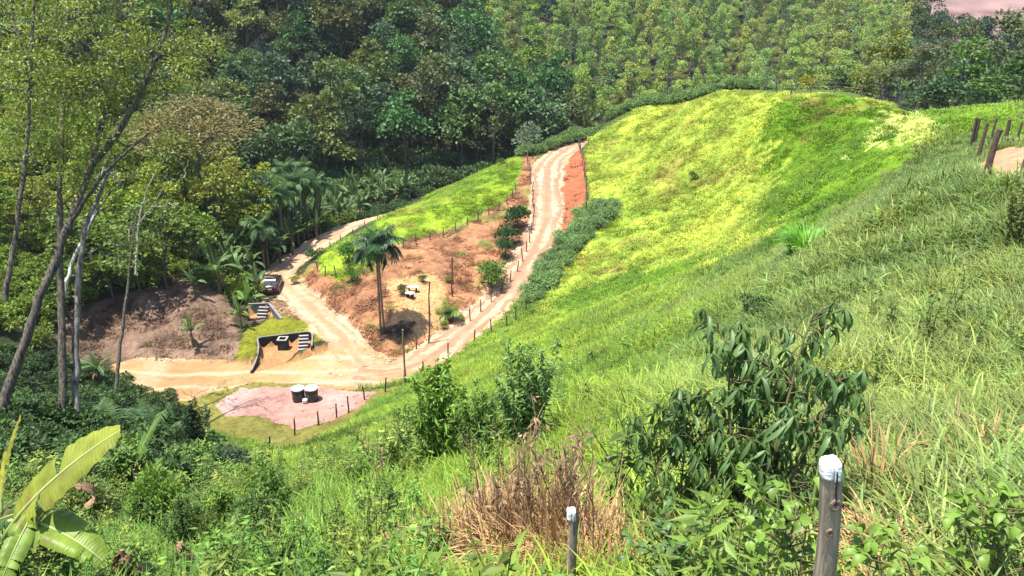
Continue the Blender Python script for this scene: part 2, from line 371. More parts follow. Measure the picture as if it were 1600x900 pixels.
BASIN = np.vstack((WALLA, [P(470,556,tz(556,-33.4))[:2], P(430,572,tz(572,-33.4))[:2], P(400,580,tz(580,-33.4))[:2]]))
HUMP = P(440,527,tz(527,LAWNTOP))[:2]
TOPB = bil(G, *P(420,474,tz(474,-32.3))[:2]) + .35
WALLB = np.array([P(px, py, tz(py, TOPB)) for px, py in [(388,475.5),(420.7,474.2),(440,498.5)]])[:, :2]
BASINB = np.vstack((WALLB, [P(425,508,tz(508,TOPB-1))[:2], P(385,503,tz(503,TOPB-1))[:2]]))
MZ = bil(G, MAIN[:,0], MAIN[:,1]); BZ = bil(G, BRANCH[:,0], BRANCH[:,1])
for _ in range(6):
    MZ[1:-1] = .25*MZ[:-2]+.5*MZ[1:-1]+.25*MZ[2:]; BZ[1:-1] = .25*BZ[:-2]+.5*BZ[1:-1]+.25*BZ[2:]
def sstep(a, b, x):
    t = np.clip((x-a)/(b-a), 0, 1); return t*t*(3-2*t)
def ground(x, y):
    x = np.asarray(x, float); y = np.asarray(y, float)
    z = bil(G, x, y)
    far = sstep(30, 60, y)
    z = z + .10*fbm(x, y, 5.0, 3)*(1+far) + .05*fbm(x, y, 1.3, 9)
    m = (y > 55) & (y < 140) & (x > -60) & (x < 35)
    if m.any():
        X = x[m]; Y = y[m]; zz = z[m]
        for line, lz, w0, w1 in ((MAIN, MZ, 1.7, 3.2), (BRANCH, BZ, 1.5, 3.0)):
            s = np.r_[0, np.cumsum(np.hypot(*np.diff(line, axis=0).T))]
            d, sd, par = polydist(X, Y, line)
            w = 1 - sstep(w0, w1, d)
            zz = zz*(1-w) + np.interp(par, s, lz)*w - .03*w
        # lawn hump round the retaining walls, sunk basins inside them
        dl, _, _ = polydist(X, Y, WALLA)
        w = 1-sstep(1.2, 4.5, np.where(Y > HUMP[1]-1.2, dl, dl+1.5)); w = np.where(inpoly(X, Y, Z['sand']), 0, w)
        zz = zz*(1-w) + (LAWNTOP-.03)*w
        zz = np.where(inpoly(X, Y, BASIN), np.minimum(-33.4 + .25*sstep(1, 6, dl), zz), zz)
        db, _, _ = polydist(X, Y, WALLB); w = 1-sstep(.5, 2.0, db)
        zz = zz*(1-w) + (TOPB-.03)*w
        zz = np.where(inpoly(X, Y, BASINB), TOPB-1.0, zz)
        z = z.copy(); z[m] = zz
    return z if z.shape else float(z)
def ground1(x, y): return float(ground(np.array([x]), np.array([y]))[0])
def on(px, py):
    """point on the finished ground seen at a photo pixel"""
    p = hit1(px, py); p[2] = ground1(p[0], p[1]); return p
SOIL = dict(grass=(.055,.075,.016), forest=(.03,.034,.014), pasture=(.215,.262,.032), dense=(.072,.138,.006), pale=(.34,.38,.09), strip=(.11,.18,.012), shade_band=(.085,.155,.008),
            bare=(.33,.18,.10), sand=(.27,.15,.058), pad=(.27,.145,.115), lawn=(.13,.135,.013), lawn2=(.13,.12,.028), cap=(.14,.205,.014), brown=(.22,.105,.052),
            clearing=(.33,.19,.085), bank=(.125,.08,.055), bank2=(.22,.135,.08), cut=(.25,.085,.04), road=(.36,.24,.15), earth=(.19,.12,.105))
def zones(x, y):
    """surface colour of the ground, painted slope shading included, and how grassy it is (0..1)"""
    x = np.asarray(x, float); y = np.asarray(y, float)
    jx = x + .5*fbm(x, y, 2.5, 21); jy = y + .7*fbm(x, y, 2.5, 33)
    c = np.empty(x.shape+(3,)); c[:] = SOIL['grass']; gr = np.ones(x.shape); zid = np.zeros(x.shape, int)
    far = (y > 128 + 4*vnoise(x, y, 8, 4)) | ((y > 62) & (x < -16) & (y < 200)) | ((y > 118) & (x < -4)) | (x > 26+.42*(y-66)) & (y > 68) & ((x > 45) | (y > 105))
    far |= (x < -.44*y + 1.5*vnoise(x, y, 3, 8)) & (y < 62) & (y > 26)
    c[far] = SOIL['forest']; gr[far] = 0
    names = list(Z)
    for i, k in enumerate(names):
        m = inpoly(*((jx+1.9*fbm(x, y, 6, 41)+1.6*vnoise(x, y, .6, 44), jy+2.4*fbm(x, y, 6, 43)+2.2*vnoise(x, y, .6, 45)) if k in ('dense','pale','shade_band') else (jx, jy)), Z[k]); c[m] = SOIL[k]; zid[m] = i+1
        gr[m] = 1 if k in ('pasture','dense','pale','strip','shade_band','cap','lawn') else .35 if k == 'lawn2' else 0
    m = inpoly(x, y, BASIN) | inpoly(x, y, BASINB); c[m] = (.3,.15,.065); gr[m] = 0
    dm, sm, pm = polydist(jx, jy, MAIN); db, _, _ = polydist(jx, jy, BRANCH)
    m = ((dm < 2.1) | (db < 1.8)) & (y > 58); c[m] = SOIL['road']; gr[m] = 0; zid[m] = 99
    # bare earth terraces far away, upper right
    e = (x > 128) & (y > 262) & (y < 420); c[e] = SOIL['earth']; gr[e] = 0
    e2 = e & (np.abs((y-262-.25*(x-128)) % 26) < 3.5); c[e2] = (.10,.055,.05)
    # patchiness that belongs to the surface: worn paths, drier and lusher grass
    pa = np.isin(zid, [names.index(k)+1 for k in ('pasture','dense','cap','shade_band')])
    dry = np.clip(fbm(x, y, 6, 51)*1.6 + .7*vnoise(x*1.0, y*2.2, 2.0, 55), -1, 1)
    c = np.where(pa[...,None], c*(1+.22*dry[...,None]*np.array((1.1,.7,1.0))), c)
    sp = np.clip((fbm(x, y, 4.5, 61)+.35*vnoise(x, y*2, 1.1, 62)-.34)*4, 0, .5)*pa*(y > 74); c = c*(1-sp[...,None]) + np.array((.19,.125,.04))*sp[...,None]
    lu = np.clip((vnoise(x, y, 2.6, 64)+.5*vnoise(x, y, .9, 66)-.35)*2.5, 0, .24)*pa; c = c*(1-lu[...,None]) + np.array((.085,.15,.012))*lu[...,None]
    v = 1 + .25*fbm(x, y, 3.0, 71) + .15*vnoise(x, y, .6, 73)
    br = np.clip((fbm(x, y, 2.4, 85)-.25)*3, 0, .7)*(zid == names.index('brown')+1); c = c*(1-br[...,None]) + np.array((.10,.13,.025))*br[...,None]
    li = np.isin(zid, [names.index(k)+1 for k in ('bank','brown','bank2')])
    v = np.where(li, 1 + .45*fbm(x, y, 1.6, 81) + .35*vnoise(x, y, .45, 83), v)
    return c*v[...,None], gr, zid
ZN = {k: i+1 for i, k in enumerate(Z)}
# ground material: vertex colour zones + grain, pebbles, relief
def ground_mat(name, bump=.5, grain=.35, gscale=3.0):
    m, t, o = nodemat(name)
    c = N(t, 'ShaderNodeAttribute', attribute_name='surface').outputs['Color']
    c = mul(t, c, maprange(t, noise(t, gscale, 6, rough=.7), 1-grain, 1+grain, .3, .7))
    c = mul(t, c, maprange(t, noise(t, gscale*5, 3), 1-grain*.6, 1+grain*.6, .3, .7))
    p = N(t, 'ShaderNodeBsdfPrincipled', _Roughness=.95); p.inputs['Specular IOR Level'].default_value = .1
    t.links.new(c, p.inputs['Base Color'])
    b = N(t, 'ShaderNodeBump', _Strength=bump, _Distance=.15); t.links.new(noise(t, gscale*1.6, 6, rough=.7), b.inputs['Height']); t.links.new(b.outputs[0], p.inputs['Normal'])
    t.links.new(p.outputs[0], o.inputs[0]); return m
M['ground'] = ground_mat('hillside_soil')
M['dirt'] = ground_mat('packed_dirt', bump=.35, grain=.16, gscale=2.2)
def add_col(me, col):
    a = me.attributes.new('surface', 'FLOAT_COLOR', 'POINT'); a.data.foreach_set('color', np.c_[col.reshape(-1,3), np.ones(col.size//3)].astype(np.float32).ravel())
def grow(a, b, s0, g):
    r = [a]; s = s0
    while r[-1] < b: r.append(r[-1]+s); s *= g
    return r
xs_ = np.array(sorted([-v for v in grow(45, 215, .4, 1.05)]) + list(np.arange(-44.66, 40, .34)) + grow(40, 350, .4, 1.05))
ys_ = np.array(sorted([-v for v in grow(18, 42, .6, 1.1)]) + list(np.arange(-17.5, 42, .5)) + list(np.arange(42, 124, .34)) + grow(124, 440, .5, 1.03))
XX, YY = np.meshgrid(xs_, ys_); ZZ = ground(XX.ravel(), YY.ravel()).reshape(XX.shape)
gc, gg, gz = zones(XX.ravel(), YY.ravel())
# loose relief of cut slopes (rubble, stumps of cut grass) as geometry
rel = np.isin(gz, [ZN['brown'], ZN['bank'], ZN['bank2'], ZN['cut']]).reshape(XX.shape)
pst = np.isin(gz, [ZN[k] for k in ('pasture','dense','pale','shade_band','cap')]).reshape(XX.shape)
ZZ = ZZ + np.where(pst, .20*vnoise(XX, YY, 1.5, 15) + .12*vnoise(XX, YY, .7, 16), 0)
ZZ = ZZ + np.where(rel, .2*vnoise(XX, YY, 1.3, 5) + .12*vnoise(XX, YY, .5, 6), 0)
g = Geo(); nx, ny = len(xs_), len(ys_)
i = (np.arange(ny-1)[:,None]*nx + np.arange(nx-1)[None]).ravel()
g.add(np.stack((XX, YY, ZZ), -1), np.stack((i, i+1, i+nx+1, i+nx), -1))
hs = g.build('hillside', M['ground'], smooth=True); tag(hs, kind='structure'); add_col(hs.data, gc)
def ribbon(name, line, half, lift, seed, rut=.74):
    s = resample(line, .5); tg = nrm(np.gradient(s, axis=0)); nn = np.stack((-tg[:,1], tg[:,0]), 1)
    off = np.array([-1,-.82,-.6,-.45,-.3,0,.3,.45,.6,.82,1])*half; k = len(off)
    w = 1 + .26*vnoise(np.arange(len(s))*.5, 0*tg[:,0], 2.0, seed)
    p = s[:,None] + nn[:,None]*off[None,:,None]*w[:,None,None]
    x = p[...,0]; y = p[...,1]; z = ground(x.ravel(), y.ravel()).reshape(x.shape) + lift
    rp = np.exp(-((np.abs(off)-rut)/.36)**2); z = z - .09*rp*(.6+.5*vnoise(x, y, 2.5, seed+1)) + .04*np.exp(-(off/.35)**2) + .035*vnoise(x, y, .45, seed)
    z[:,0] -= lift*1.5; z[:,-1] -= lift*1.5
    g = Geo(); n = len(s); i = (np.arange(n-1)[:,None]*k + np.arange(k-1)[None]).ravel()
    g.add(np.stack((x, y, z), -1), np.stack((i, i+k, i+k+1, i+1), -1))
    o = g.build(name, M['dirt'], smooth=True); tag(o, kind='structure')
    base, edge, mid = (np.array(a) for a in (((.305,.19,.125),(.25,.135,.08),(.225,.125,.072)) if name == 'dirt_road' else ((.35,.24,.15),(.27,.165,.09),(.26,.155,.085))))
    wr = np.clip(rp*.85 + .5*fbm(x, y, 2.2, seed+2) + .25*vnoise(x, y, .6, seed+6), 0, 1)[...,None]
    c = edge*(1-wr) + base*wr; wm = (np.exp(-(off/.3)**2)*np.clip(.4+.7*vnoise(x, y, 2.2, seed+5), 0, 1))[...,None]; c = c*(1-wm) + mid*wm
    add_col(o.data, c*(1+.12*vnoise(x, y, .4, seed+4))[...,None]); return o
ribbon('dirt_road', MAIN, 1.75, .035, 40); ribbon('dirt_track', BRANCH, 1.5, .03, 47)
def sheet(name, poly, base, vary, lift, step=.33, seed=1, tracks=0.0):
    x0, y0 = poly.min(0); x1, y1 = poly.max(0); xs = np.arange(x0-1, x1+1, step); ys = np.arange(y0-1, y1+1, step)
    X, Y = np.meshgrid(xs, ys); jx = X+.35*fbm(X, Y, 1.8, seed); jy = Y+.5*fbm(X, Y, 1.8, seed+9)
    ins = inpoly(jx, jy, poly) & ~inpoly(X, Y, BASIN); cell = ins[:-1,:-1]&ins[1:,:-1]&ins[:-1,1:]&ins[1:,1:]
    n = X.shape[1]; i = (np.arange(X.shape[0]-1)[:,None]*n + np.arange(n-1)[None])[cell]
    f = np.stack((i, i+1, i+n+1, i+n), -1); use, inv = np.unique(f, return_inverse=True)
    x = X.ravel()[use]; y = Y.ravel()[use]; v = 1 + .2*fbm(x, y, 4, seed+1) + .12*vnoise(x, y*2.5, 1.0, seed+2)
    g = Geo(); g.add(np.stack((x, y, ground(x, y)+lift), -1), inv.reshape(f.shape))
    o = g.build(name, M['dirt'], smooth=True); tag(o, kind='structure')
    c = np.array(base)*v[:,None]; w = np.clip(fbm(x, y, 3, seed+5)*1.5+.2, 0, 1)[:,None]; c = c*(1-w)+np.array(vary)*w*v[:,None]
    if tracks:
        w = (np.clip(np.sin(y*2.6+.5*np.sin(x*.25)+fbm(x, y, 6, seed+7)*2), 0, 1)**4*.5)[:,None]; c = c*(1-w)+np.array((.44,.33,.23))*w
    add_col(o.data, c); return o
sheet('sand_yard', Z['sand'], (.275,.16,.072), (.33,.215,.125), .012, step=.22, seed=3, tracks=1)
sheet('gravel_pad', Z['pad'], (.28,.15,.12), (.31,.195,.165), .015, step=.17, seed=13)
# ------------------------------------------------------------------ trees
def rdir(rng, n):
    v = rng.normal(size=(n,3)); return nrm(v)
def clump_leaves(g, rng, c, r, n, L, W, m=0, flat=.75, hang=.15):
    """leaf sprays over the outer shell of one foliage clump"""
    d = rdir(rng, n); d[:,2] = np.where(d[:,2] < -.35, -d[:,2], d[:,2])
    rad = r*(.55+.5*rng.random(n)**.6)
    B = c + d*rad[:,None]*np.array((1,1,flat))
    D = d + .8*rdir(rng, n); D[:,2] -= hang
    Nn = d + .7*rdir(rng, n) + np.array((0,0,.6))
    s = .7+.6*rng.random(n)
    g.kites(B, D, Nn, L*s, W*s, m)
def limb(rng, a, b, k=5, wob=.06):
    t = np.linspace(0, 1, k)[:,None]; p = a*(1-t)+b*t; l = np.linalg.norm(b-a)
    p[1:-1] += rng.normal(size=(k-2,3))*l*wob; p[:,2] += (t[:,0]*(1-t[:,0]))*l*.15; return p
def broad_tree(seed, h=12., cr=3.2, nc=16, per=75, L=.55, W=.34, base=.35, bark='bark', flat=.7, r0=.16, open_=0.0):
    rng = np.random.default_rng(seed); tr = Geo(); cw = Geo()
    top = np.array((rng.normal()*.4, rng.normal()*.4, h*.8)); tp = limb(rng, np.zeros(3), top, 6, .02); tp[0,2] = -.6
    tr.tube(tp, np.linspace(r0, r0*.35, 6), 7)
    for i in range(nc):
        a = rng.random()*2*np.pi; q = math.sqrt(rng.random()); zz = h*(base + (1-base)*(1-.55*q*q)*(.45+.55*rng.random()**.6))
        c = np.array((math.cos(a)*cr*q*.85, math.sin(a)*cr*q*.85, zz-.6)); r = cr*(.26+.2*rng.random())
        if i < 8:
            k = min(5, 1+int(4*rng.random())); s = tp[min(k,4)]
            tr.tube(limb(rng, s, c, 5), np.linspace(r0*.45, r0*.12, 5), 5)
        clump_leaves(cw, rng, c, r, int(per*(.7+.6*rng.random())), L, W, flat=flat)
    return tr.mesh('tree_trunk', M[bark], True), cw.mesh('tree_crown', M['leaf'])
def euca_tree(seed, h=16., cr=1.8, nc=13, per=150, L=.36, W=.16):
    rng = np.random.default_rng(seed); tr = Geo(); cw = Geo()
    tp = limb(rng, np.zeros(3), np.array((rng.normal()*.3, rng.normal()*.3, h*.95)), 6, .012); tp[0,2] = -.6
    tr.tube(tp, np.linspace(.12, .03, 6), 6)
    for i in range(nc):
        f = rng.random()**.8; zz = h*(.45+.53*f); a = rng.random()*6.283; w = cr*(1.1-.75*f)*(.35+.65*rng.random())
        c = np.array((math.cos(a)*w, math.sin(a)*w, zz)) + tp[3]*[1,1,0]
        s = tp[3]*(1-f)+tp[5]*f; s = np.array((s[0], s[1], zz-.9))
        tr.tube(limb(rng, s, c, 3), np.linspace(.04, .012, 3), 4)
        clump_leaves(cw, rng, c, .55+.55*rng.random(), int(per*(.6+.8*rng.random())), L, W, flat=.8, hang=.3)
    return tr.mesh('tree_trunk', M['bark_pale'], True), cw.mesh('tree_crown', M['leaf'])
def place_tree(kind, meshes, x, y, s, rz, col, label, cat, group=None, sz=1.0, bark=(1,1,1), sink=.2):
    r = empty(kind, (x, y, ground1(x, y)-sink), rz, label, cat, group); r.scale = (s, s, s*sz)
    inst('trunk', meshes[0], r, color=bark); inst('crown', meshes[1], r, color=col); return r
BROAD = [broad_tree(100+i, h=11+2.5*(i%3), cr=2.9+.45*(i%4), nc=15+i%5, per=80, L=.56, W=.36, base=.3+.05*(i%3)) for i in range(8)]
SPREAD = broad_tree(77, h=13.5, cr=4.4, nc=36, per=190, L=.3, W=.13, base=.55)
EUCA = [euca_tree(200+i, h=14+1.3*i, cr=1.5+.12*i) for i in range(6)]
def poisson(poly, d, seed, tries=9000, keep=None):
    rng = np.random.default_rng(seed); poly = np.asarray(poly, float); lo = poly.min(0); hi = poly.max(0); out = []; cell = {}
    for x, y in lo + (hi-lo)*rng.random((tries,2)):
        if not inpoly(np.array([x]), np.array([y]), poly)[0]: continue
        if keep is not None and not keep(x, y): continue
        k = (int(x//d), int(y//d)); ok = True
        for a in (-1,0,1):
            for b in (-1,0,1):
                for p in cell.get((k[0]+a,k[1]+b), ()):
                    if (p[0]-x)**2+(p[1]-y)**2 < d*d: ok = False; break
        if ok: cell.setdefault(k, []).append((x,y)); out.append((x,y))
    return np.array(out)
rng = np.random.default_rng(5)
def infront(x, y, h=8, mx=90):
    px, py = pix(np.stack((x, y, ground(x, y)+h), -1)); return (px > -mx) & (px < 1600+mx) & (py > -160)
# --- native forest on the dark hillside
NAT = [(-88,139),(-64,134),(-45,132),(-25,134),(-8,139),(4,139),(12,143),(13,152),(4,168),(-6,184),(-13,200),(-17,222),(-80,222),(-118,190),(-118,142)]
pn = poisson(NAT, 4.4, 3); pn = pn[infront(pn[:,0], pn[:,1])]
dpt = pn[:,1]; pn = pn[np.argsort(dpt)]
shades = [(.06,.105,.035),(.075,.13,.035),(.05,.085,.04),(.10,.15,.035),(.065,.115,.045),(.125,.155,.04),(.085,.11,.04),(.055,.13,.038)]
def native(i, x, y, label, group, big=1.0):
    s = (.85+.5*rng.random())*big; c = np.array(shades[rng.integers(len(shades))])*(.8+.5*rng.random())
    if rng.random() < .06: c = np.array((.09,.095,.03))
    return place_tree('forest_tree', BROAD[rng.integers(len(BROAD))], x, y, s, rng.random()*6.28, c, label, 'tree', group, .85+.4*rng.random())
for i, (x, y) in enumerate(pn[:290]):
    native(i, x, y, 'dark green broadleaf tree in the dense native forest on the steep hillside', 'native forest trees on the dark hillside')
print('native', len(pn))
# --- eucalyptus wood behind it and beyond the crest
EUC = [(13,153),(30,152),(58,158),(75,166),(86,182),(100,215),(118,262),(95,315),(40,300),(0,262),(-16,225),(-12,200),(-5,184),(4,168)]
pe = poisson(EUC, 3.7, 8, 16000); pe = pe[infront(pe[:,0], pe[:,1], 12)]; pe = pe[np.argsort(pe[:,1])]
eshade = [(.235,.33,.07),(.195,.31,.07),(.28,.33,.07),(.175,.275,.08),(.225,.315,.06),(.27,.305,.075)]
def ecol(r): return np.array(eshade[r.integers(len(eshade))])*(.75+.5*r.random())
for x, y in pe[:295]:
    place_tree('eucalyptus_tree', EUCA[rng.integers(len(EUCA))], x, y, .72+.4*rng.random(), rng.random()*6.28, ecol(rng),
               'slender yellow-green eucalyptus tree in the planted wood beyond the crest', 'tree', 'planted eucalyptus trees', .9+.25*rng.random())
print('euca', len(pe))
# the farther ones, past counting: one mass of whole trees
def whole(seed, kind):
    g = Geo(); t, c = (broad_tree if kind == 'b' else euca_tree)(seed)
    for me, m in ((t,0),(c,1)):
        v = np.empty(len(me.vertices)*3, np.float32); me.vertices.foreach_get('co', v); v = v.reshape(-1,3)
        f4 = [p.vertices[:] for p in me.polygons if len(p.vertices) == 4]; f3 = [p.vertices[:] for p in me.polygons if len(p.vertices) == 3]
        base = g.n; g.v.append(v); g.n += len(v)
        if f4: g.q.append((np.array(f4)+base, m))
        if f3: g.t.append((np.array(f3)+base, m))
    return g.mesh('whole_tree', [M['bark_pale'] if kind == 'e' else M['bark'], M['leaf_inst']])
WE = [hidden('far_eucalyptus', whole(301+i, 'e')) for i in range(3)]
rest = pe[295:]
def rots(n): return np.stack((RNG.normal(size=n)*.03, RNG.normal(size=n)*.03, RNG.random(n)*6.28), 1)
if len(rest):
    scatter('far_eucalyptus_wood', WE, np.c_[rest, ground(rest[:,0], rest[:,1])-.2], .75+.4*RNG.random(len(rest)), rots(len(rest)), np.array([ecol(RNG) for _ in rest]),
            'far rows of eucalyptus trees merging into one wood up the slope')
# --- mixed bluish forest on the far slope at the right
MIX = [(62,162),(80,150),(140,140),(170,160),(200,230),(165,262),(120,262),(100,215),(86,182),(75,166)]
pm = poisson(MIX, 4.6, 12); pm = pm[infront(pm[:,0], pm[:,1])]; pm = pm[~((pm[:,1] > 236) & (pm[:,0] > 130))]; pm = pm[np.argsort(pm[:,1])]
mshade = [(.045,.085,.04),(.06,.10,.03),(.038,.075,.045),(.10,.125,.03),(.05,.09,.05)]
for x, y in pm[:290]:
    c = np.array(mshade[rng.integers(5)])*(.8+.5*rng.random())
    place_tree('slope_tree', BROAD[rng.integers(8)], x, y, .8+.4*rng.random(), rng.random()*6.28, c, 'blue-green broadleaf tree on the far slope below the bare earth', 'tree', 'broadleaf trees on the far slope', .8+.4*rng.random())
print('mix', len(pm))
# --- single trees that stand out of the forest
def at_top(px, py, t):                       # ground point under a crown seen at this pixel
    p = P(px, py, t); return p[0], p[1], p[2]-ground1(p[0], p[1])
def single(px, py, t, label, col, kind='broad', w=1.0, name='forest_tree', group=None, var=0, bark=(1,1,1)):
    x, y, h = at_top(px, py, t); me = SPREAD if name == 'spreading_tree' else (BROAD if kind == 'broad' else EUCA)[var]; hz = 13.5 if kind == 'broad' else 16
    s = max(h, 2.5)/hz
    r = place_tree(name, me, x, y, s, var*1.3, col, label, 'tree', group, bark=bark); r.scale = (s*w, s*w, s); return r
single(865, -5, 200, 'dark blue-green tree with a rounded crown at the top edge of the eucalyptus wood', (.03,.055,.05), w=1.3, var=2)
single(832, 60, 160, 'tall bright green eucalyptus tree leading the wood at its left edge', (.13,.22,.03), 'euca', 1.5, 'eucalyptus_tree', var=3)
single(1262, 112, 118, 'small yellow flowering tree just behind the crest of the pasture', (.26,.26,.02), w=.55, name='flowering_tree', var=1)
for k, (px, py, t, lab, col, kind, w) in enumerate([
    (1530, 14, 84, 'tall bright green leafy tree at the right with large leaves catching the sun', (.085,.16,.03), 'broad', 1.0),
    (1452, 50, 80, 'greyish feathery tree with bare trunk beside the tall leafy tree', (.11,.125,.065), 'euca', 1.9),
    (1585, 36, 92, 'olive tree with airy crown behind the far right posts', (.10,.125,.05), 'broad', 1.0),
    (1578, 72, 76, 'dense dark glossy tree at the far right edge of the crest', (.045,.085,.02), 'broad', 1.1),
    (1612, 60, 78, 'green tree cut by the right edge of the photo behind the field', (.05,.10,.025), 'broad', 1.0),
    (1395, 60, 96, 'yellowish green tree with thin crown behind the crest fence', (.14,.16,.025), 'broad', 1.1),
    (1350, 85, 100, 'round yellow-green tree behind the fence on the crest', (.13,.16,.02), 'broad', 1.2),
    (1312, 100, 106, 'low bushy green tree left of the round yellow-green tree', (.08,.13,.03), 'broad', 1.3),
    (1420, 92, 84, 'pale grey-green shrubby tree at the field edge', (.10,.13,.05), 'euca', 2.6),
    (1492, 95, 74, 'dark shaded bushy tree at the field edge under the tall leafy tree', (.04,.08,.03), 'broad', 1.5),
    (1548, 108, 70, 'low green bush with broad leaves at the end of the field', (.075,.14,.03), 'broad', 1.9),
    (1380, 108, 92, 'small olive bush behind the crest fence posts', (.11,.13,.035), 'broad', 1.7),
    (1458, 112, 78, 'grey-green bush standing at the foot of the feathery tree', (.08,.11,.045), 'broad', 1.9)]):
    single(px, py, t, lab, col, kind, w, 'crest_tree', 'trees behind the pasture crest', k % 6)
single(405, 48, 160, 'silvery white-leaved tree high in the dark forest', (.2,.23,.17), w=.9, name='silver_tree', var=4)
single(526, 150, 150, 'small silvery-leaved tree in the middle of the dark forest', (.15,.19,.13), w=.9, name='silver_tree', var=5)
single(545, 65, 155, 'orange-tinted tree among the dark forest crowns', (.16,.10,.02), w=.8, var=6)
single(828, 190, 128, 'slender silver-leaved tree rising where the road tops the saddle', (.14,.18,.11), w=1.0, name='silver_tree', var=7, bark=(2.4,2.4,2.4))
# --- trees of the left slope
single(300, 150, 92, 'large spreading tree with reddish brown dry-looking crown', (.165,.145,.05), w=1.35, name='spreading_tree', var=0)
single(238, 165, 96, 'brownish olive tree joining the reddish spreading crown on its left', (.14,.15,.035), w=1.2, name='spreading_tree', var=3)
LEFT = [(-60,84),(-52,78),(-42,77),(-33,80),(-29,88),(-30,97),(-34,112),(-44,128),(-62,132),(-85,137),(-115,140),(-115,60),(-75,66)]
pl = poisson(LEFT, 4.0, 21); pl = pl[infront(pl[:,0], pl[:,1], 5)]
lsh = [(.15,.22,.02),(.11,.18,.02),(.2,.24,.022),(.08,.13,.022),(.13,.21,.016),(.17,.19,.03)]
for x, y in pl:
    yel = np.array(lsh[rng.integers(6)])*(.75+.5*rng.random())
    place_tree('slope_tree', BROAD[rng.integers(8)], x, y, .42+.3*rng.random(), rng.random()*6.28, yel, 'bright yellow-green young tree on the left slope behind the tall trunks', 'tree', 'young trees on the left slope', 1.0)
print('left', len(pl))

for k, (px, py, h, w) in enumerate([(135,470,9,1.1),(178,472,8.5,1.2),(222,466,8,1.2),(262,452,8.5,1.1),(300,446,6.5,1.1),(110,500,8,1.1)]):
    p = hit1(px, py); s_ = h/13.5; r = place_tree('bank_tree', BROAD[(k*3+1)%8], p[0], p[1], s_, k*1.7, np.array((.10,.155,.022))*(.8+.1*(k%4)), ['olive tree shading the left end of the brown bank','leafy tree on the brown bank behind the thin sapling','spreading tree shading the middle of the brown bank','tree leaning over the top of the brown bank','small tree at the right end of the bank top by the bananas','dark tree between the trunks at the far left of the bank'][k], 'tree'); r.scale = (s_*w*1.15, s_*w*1.15, s_)
# ------------------------------------------------------------------ built things in the valley
M['black'] = rough_mat('black_plastic', (.012,.012,.013), (.02,.02,.022), 4, rough=.38, bump=.05, spec=.5)
M['lid'] = rough_mat('pale_lid', (.48,.49,.51), (.36,.37,.39), 5, rough=.45, bump=.05, spec=.4)
M['wall_dark'] = rough_mat('dark_render', (.016,.016,.017), (.035,.033,.032), 3, rough=.8, bump=.3)  # near-black render, also used for risers, supports and cracks
M['concrete'] = rough_mat('pale_concrete', (.30,.285,.255), (.21,.195,.175), 4, rough=.85, bump=.25)
M['coping'] = rough_mat('weathered_coping', (.2,.19,.17), (.13,.12,.11), 5, rough=.85, bump=.25)
M['wall_blue'] = rough_mat('blue_grey_render', (.07,.10,.115), (.10,.13,.14), 3, rough=.8, bump=.25)
def tank(p, label, rz, fitting):
    r = empty('water_tank', p, rz, label, 'water tank', 'black water tanks on the gravel pad'); r.scale = (1,1,1.18)
    g = Geo(); lathe(g, [(0,0),(.47,0),(.5,.05),(.5,.22),(.515,.24),(.515,.3),(.5,.32),(.505,.56),(.52,.58),(.52,.64),(.505,.66),(.505,.86),(.49,.92),(.43,.95)], 28)
    g.build('tank_body', M['black'], r, True)
    g = Geo(); lathe(g, [(.53,.90),(.545,.93),(.54,.985),(.5,1.0),(.36,1.015),(.34,1.06),(.3,1.08),(0,1.10)], 28); lathe(g, [(.53,.90),(.43,.9)], 28)
    for k in range(8):
        a = k*math.pi/4; g.box((.45*math.cos(a), .45*math.sin(a), 1.005), (.14,.03,.03), a)
    g.build('tank_lid', M['lid'], r, True)
    for k in range(4):
        a = k*math.pi/2+.5; g = Geo(); g.box((.545*math.cos(a), .545*math.sin(a), .9), (.05,.08,.16), a, taper=.8); g.build('lid_clamp', M['black'], r)
    if fitting:
        g = Geo(); g.tube([(.42,-.50,.16),(.44,-.62,.16),(.44,-.68,.1)], .05, 10); lathe(g, [(0,.09),(.2,.09),(.22,.12),(.22,.3),(.18,.36),(0,.37)], 16, (.52,-.62,0)); g.build('outlet_fitting', M['lid'], r, True)
    return r
p1_ = on(467.5, 628); p2_ = on(488.5, 629)
tank(p1_, 'left black round water tank with pale lid on the pink gravel pad', .2, True)
tank(p2_, 'right black round water tank with pale lid, nearer the fence posts', .9, False)
def wall_run(g, line, zt, zb, th, m=0):
    s = np.asarray(line); tg = nrm(np.gradient(s, axis=0)); n = np.stack((-tg[:,1], tg[:,0]), 1)*th/2
    zt = np.broadcast_to(zt, (len(s),)); zb = np.broadcast_to(zb, (len(s),))
    a = np.c_[s+n, zt]; b = np.c_[s-n, zt]; c = np.c_[s-n, zb]; d = np.c_[s+n, zb]; k = len(s)
    v = np.stack((a,b,c,d), 1).reshape(-1,3); f = []
    for i in range(k-1):
        for j in range(4): f.append((i*4+j, i*4+(j+1)%4, i*4+4+(j+1)%4, i*4+4+j))
    f += [(0,3,2,1), (k*4-4,k*4-3,k*4-2,k*4-1)]
    g.add(v, f, m)
def steps(parent, p, rz, n, w, zt, zb, mat):
    """flight descending towards the camera, every step a piece"""
    h = (zt-zb)/n; d = .34
    for k in range(n):
        z = zt-.02-k*h; g = Geo(); g.box((0, 0, -h/2), (w, d, h-.05)); g.build('riser', M['wall_dark'], parent, loc=(p[0]+math.sin(rz)*d*k, p[1]-math.cos(rz)*d*k, z-.06), rot=(0,0,rz))
        g = Geo(); g.box((0, 0, 0), (w+.04, d*.7, .07)); g.build('step', M['concrete'], parent, loc=(p[0]+math.sin(rz)*d*k, p[1]-math.cos(rz)*d*k, z), rot=(0,0,rz))
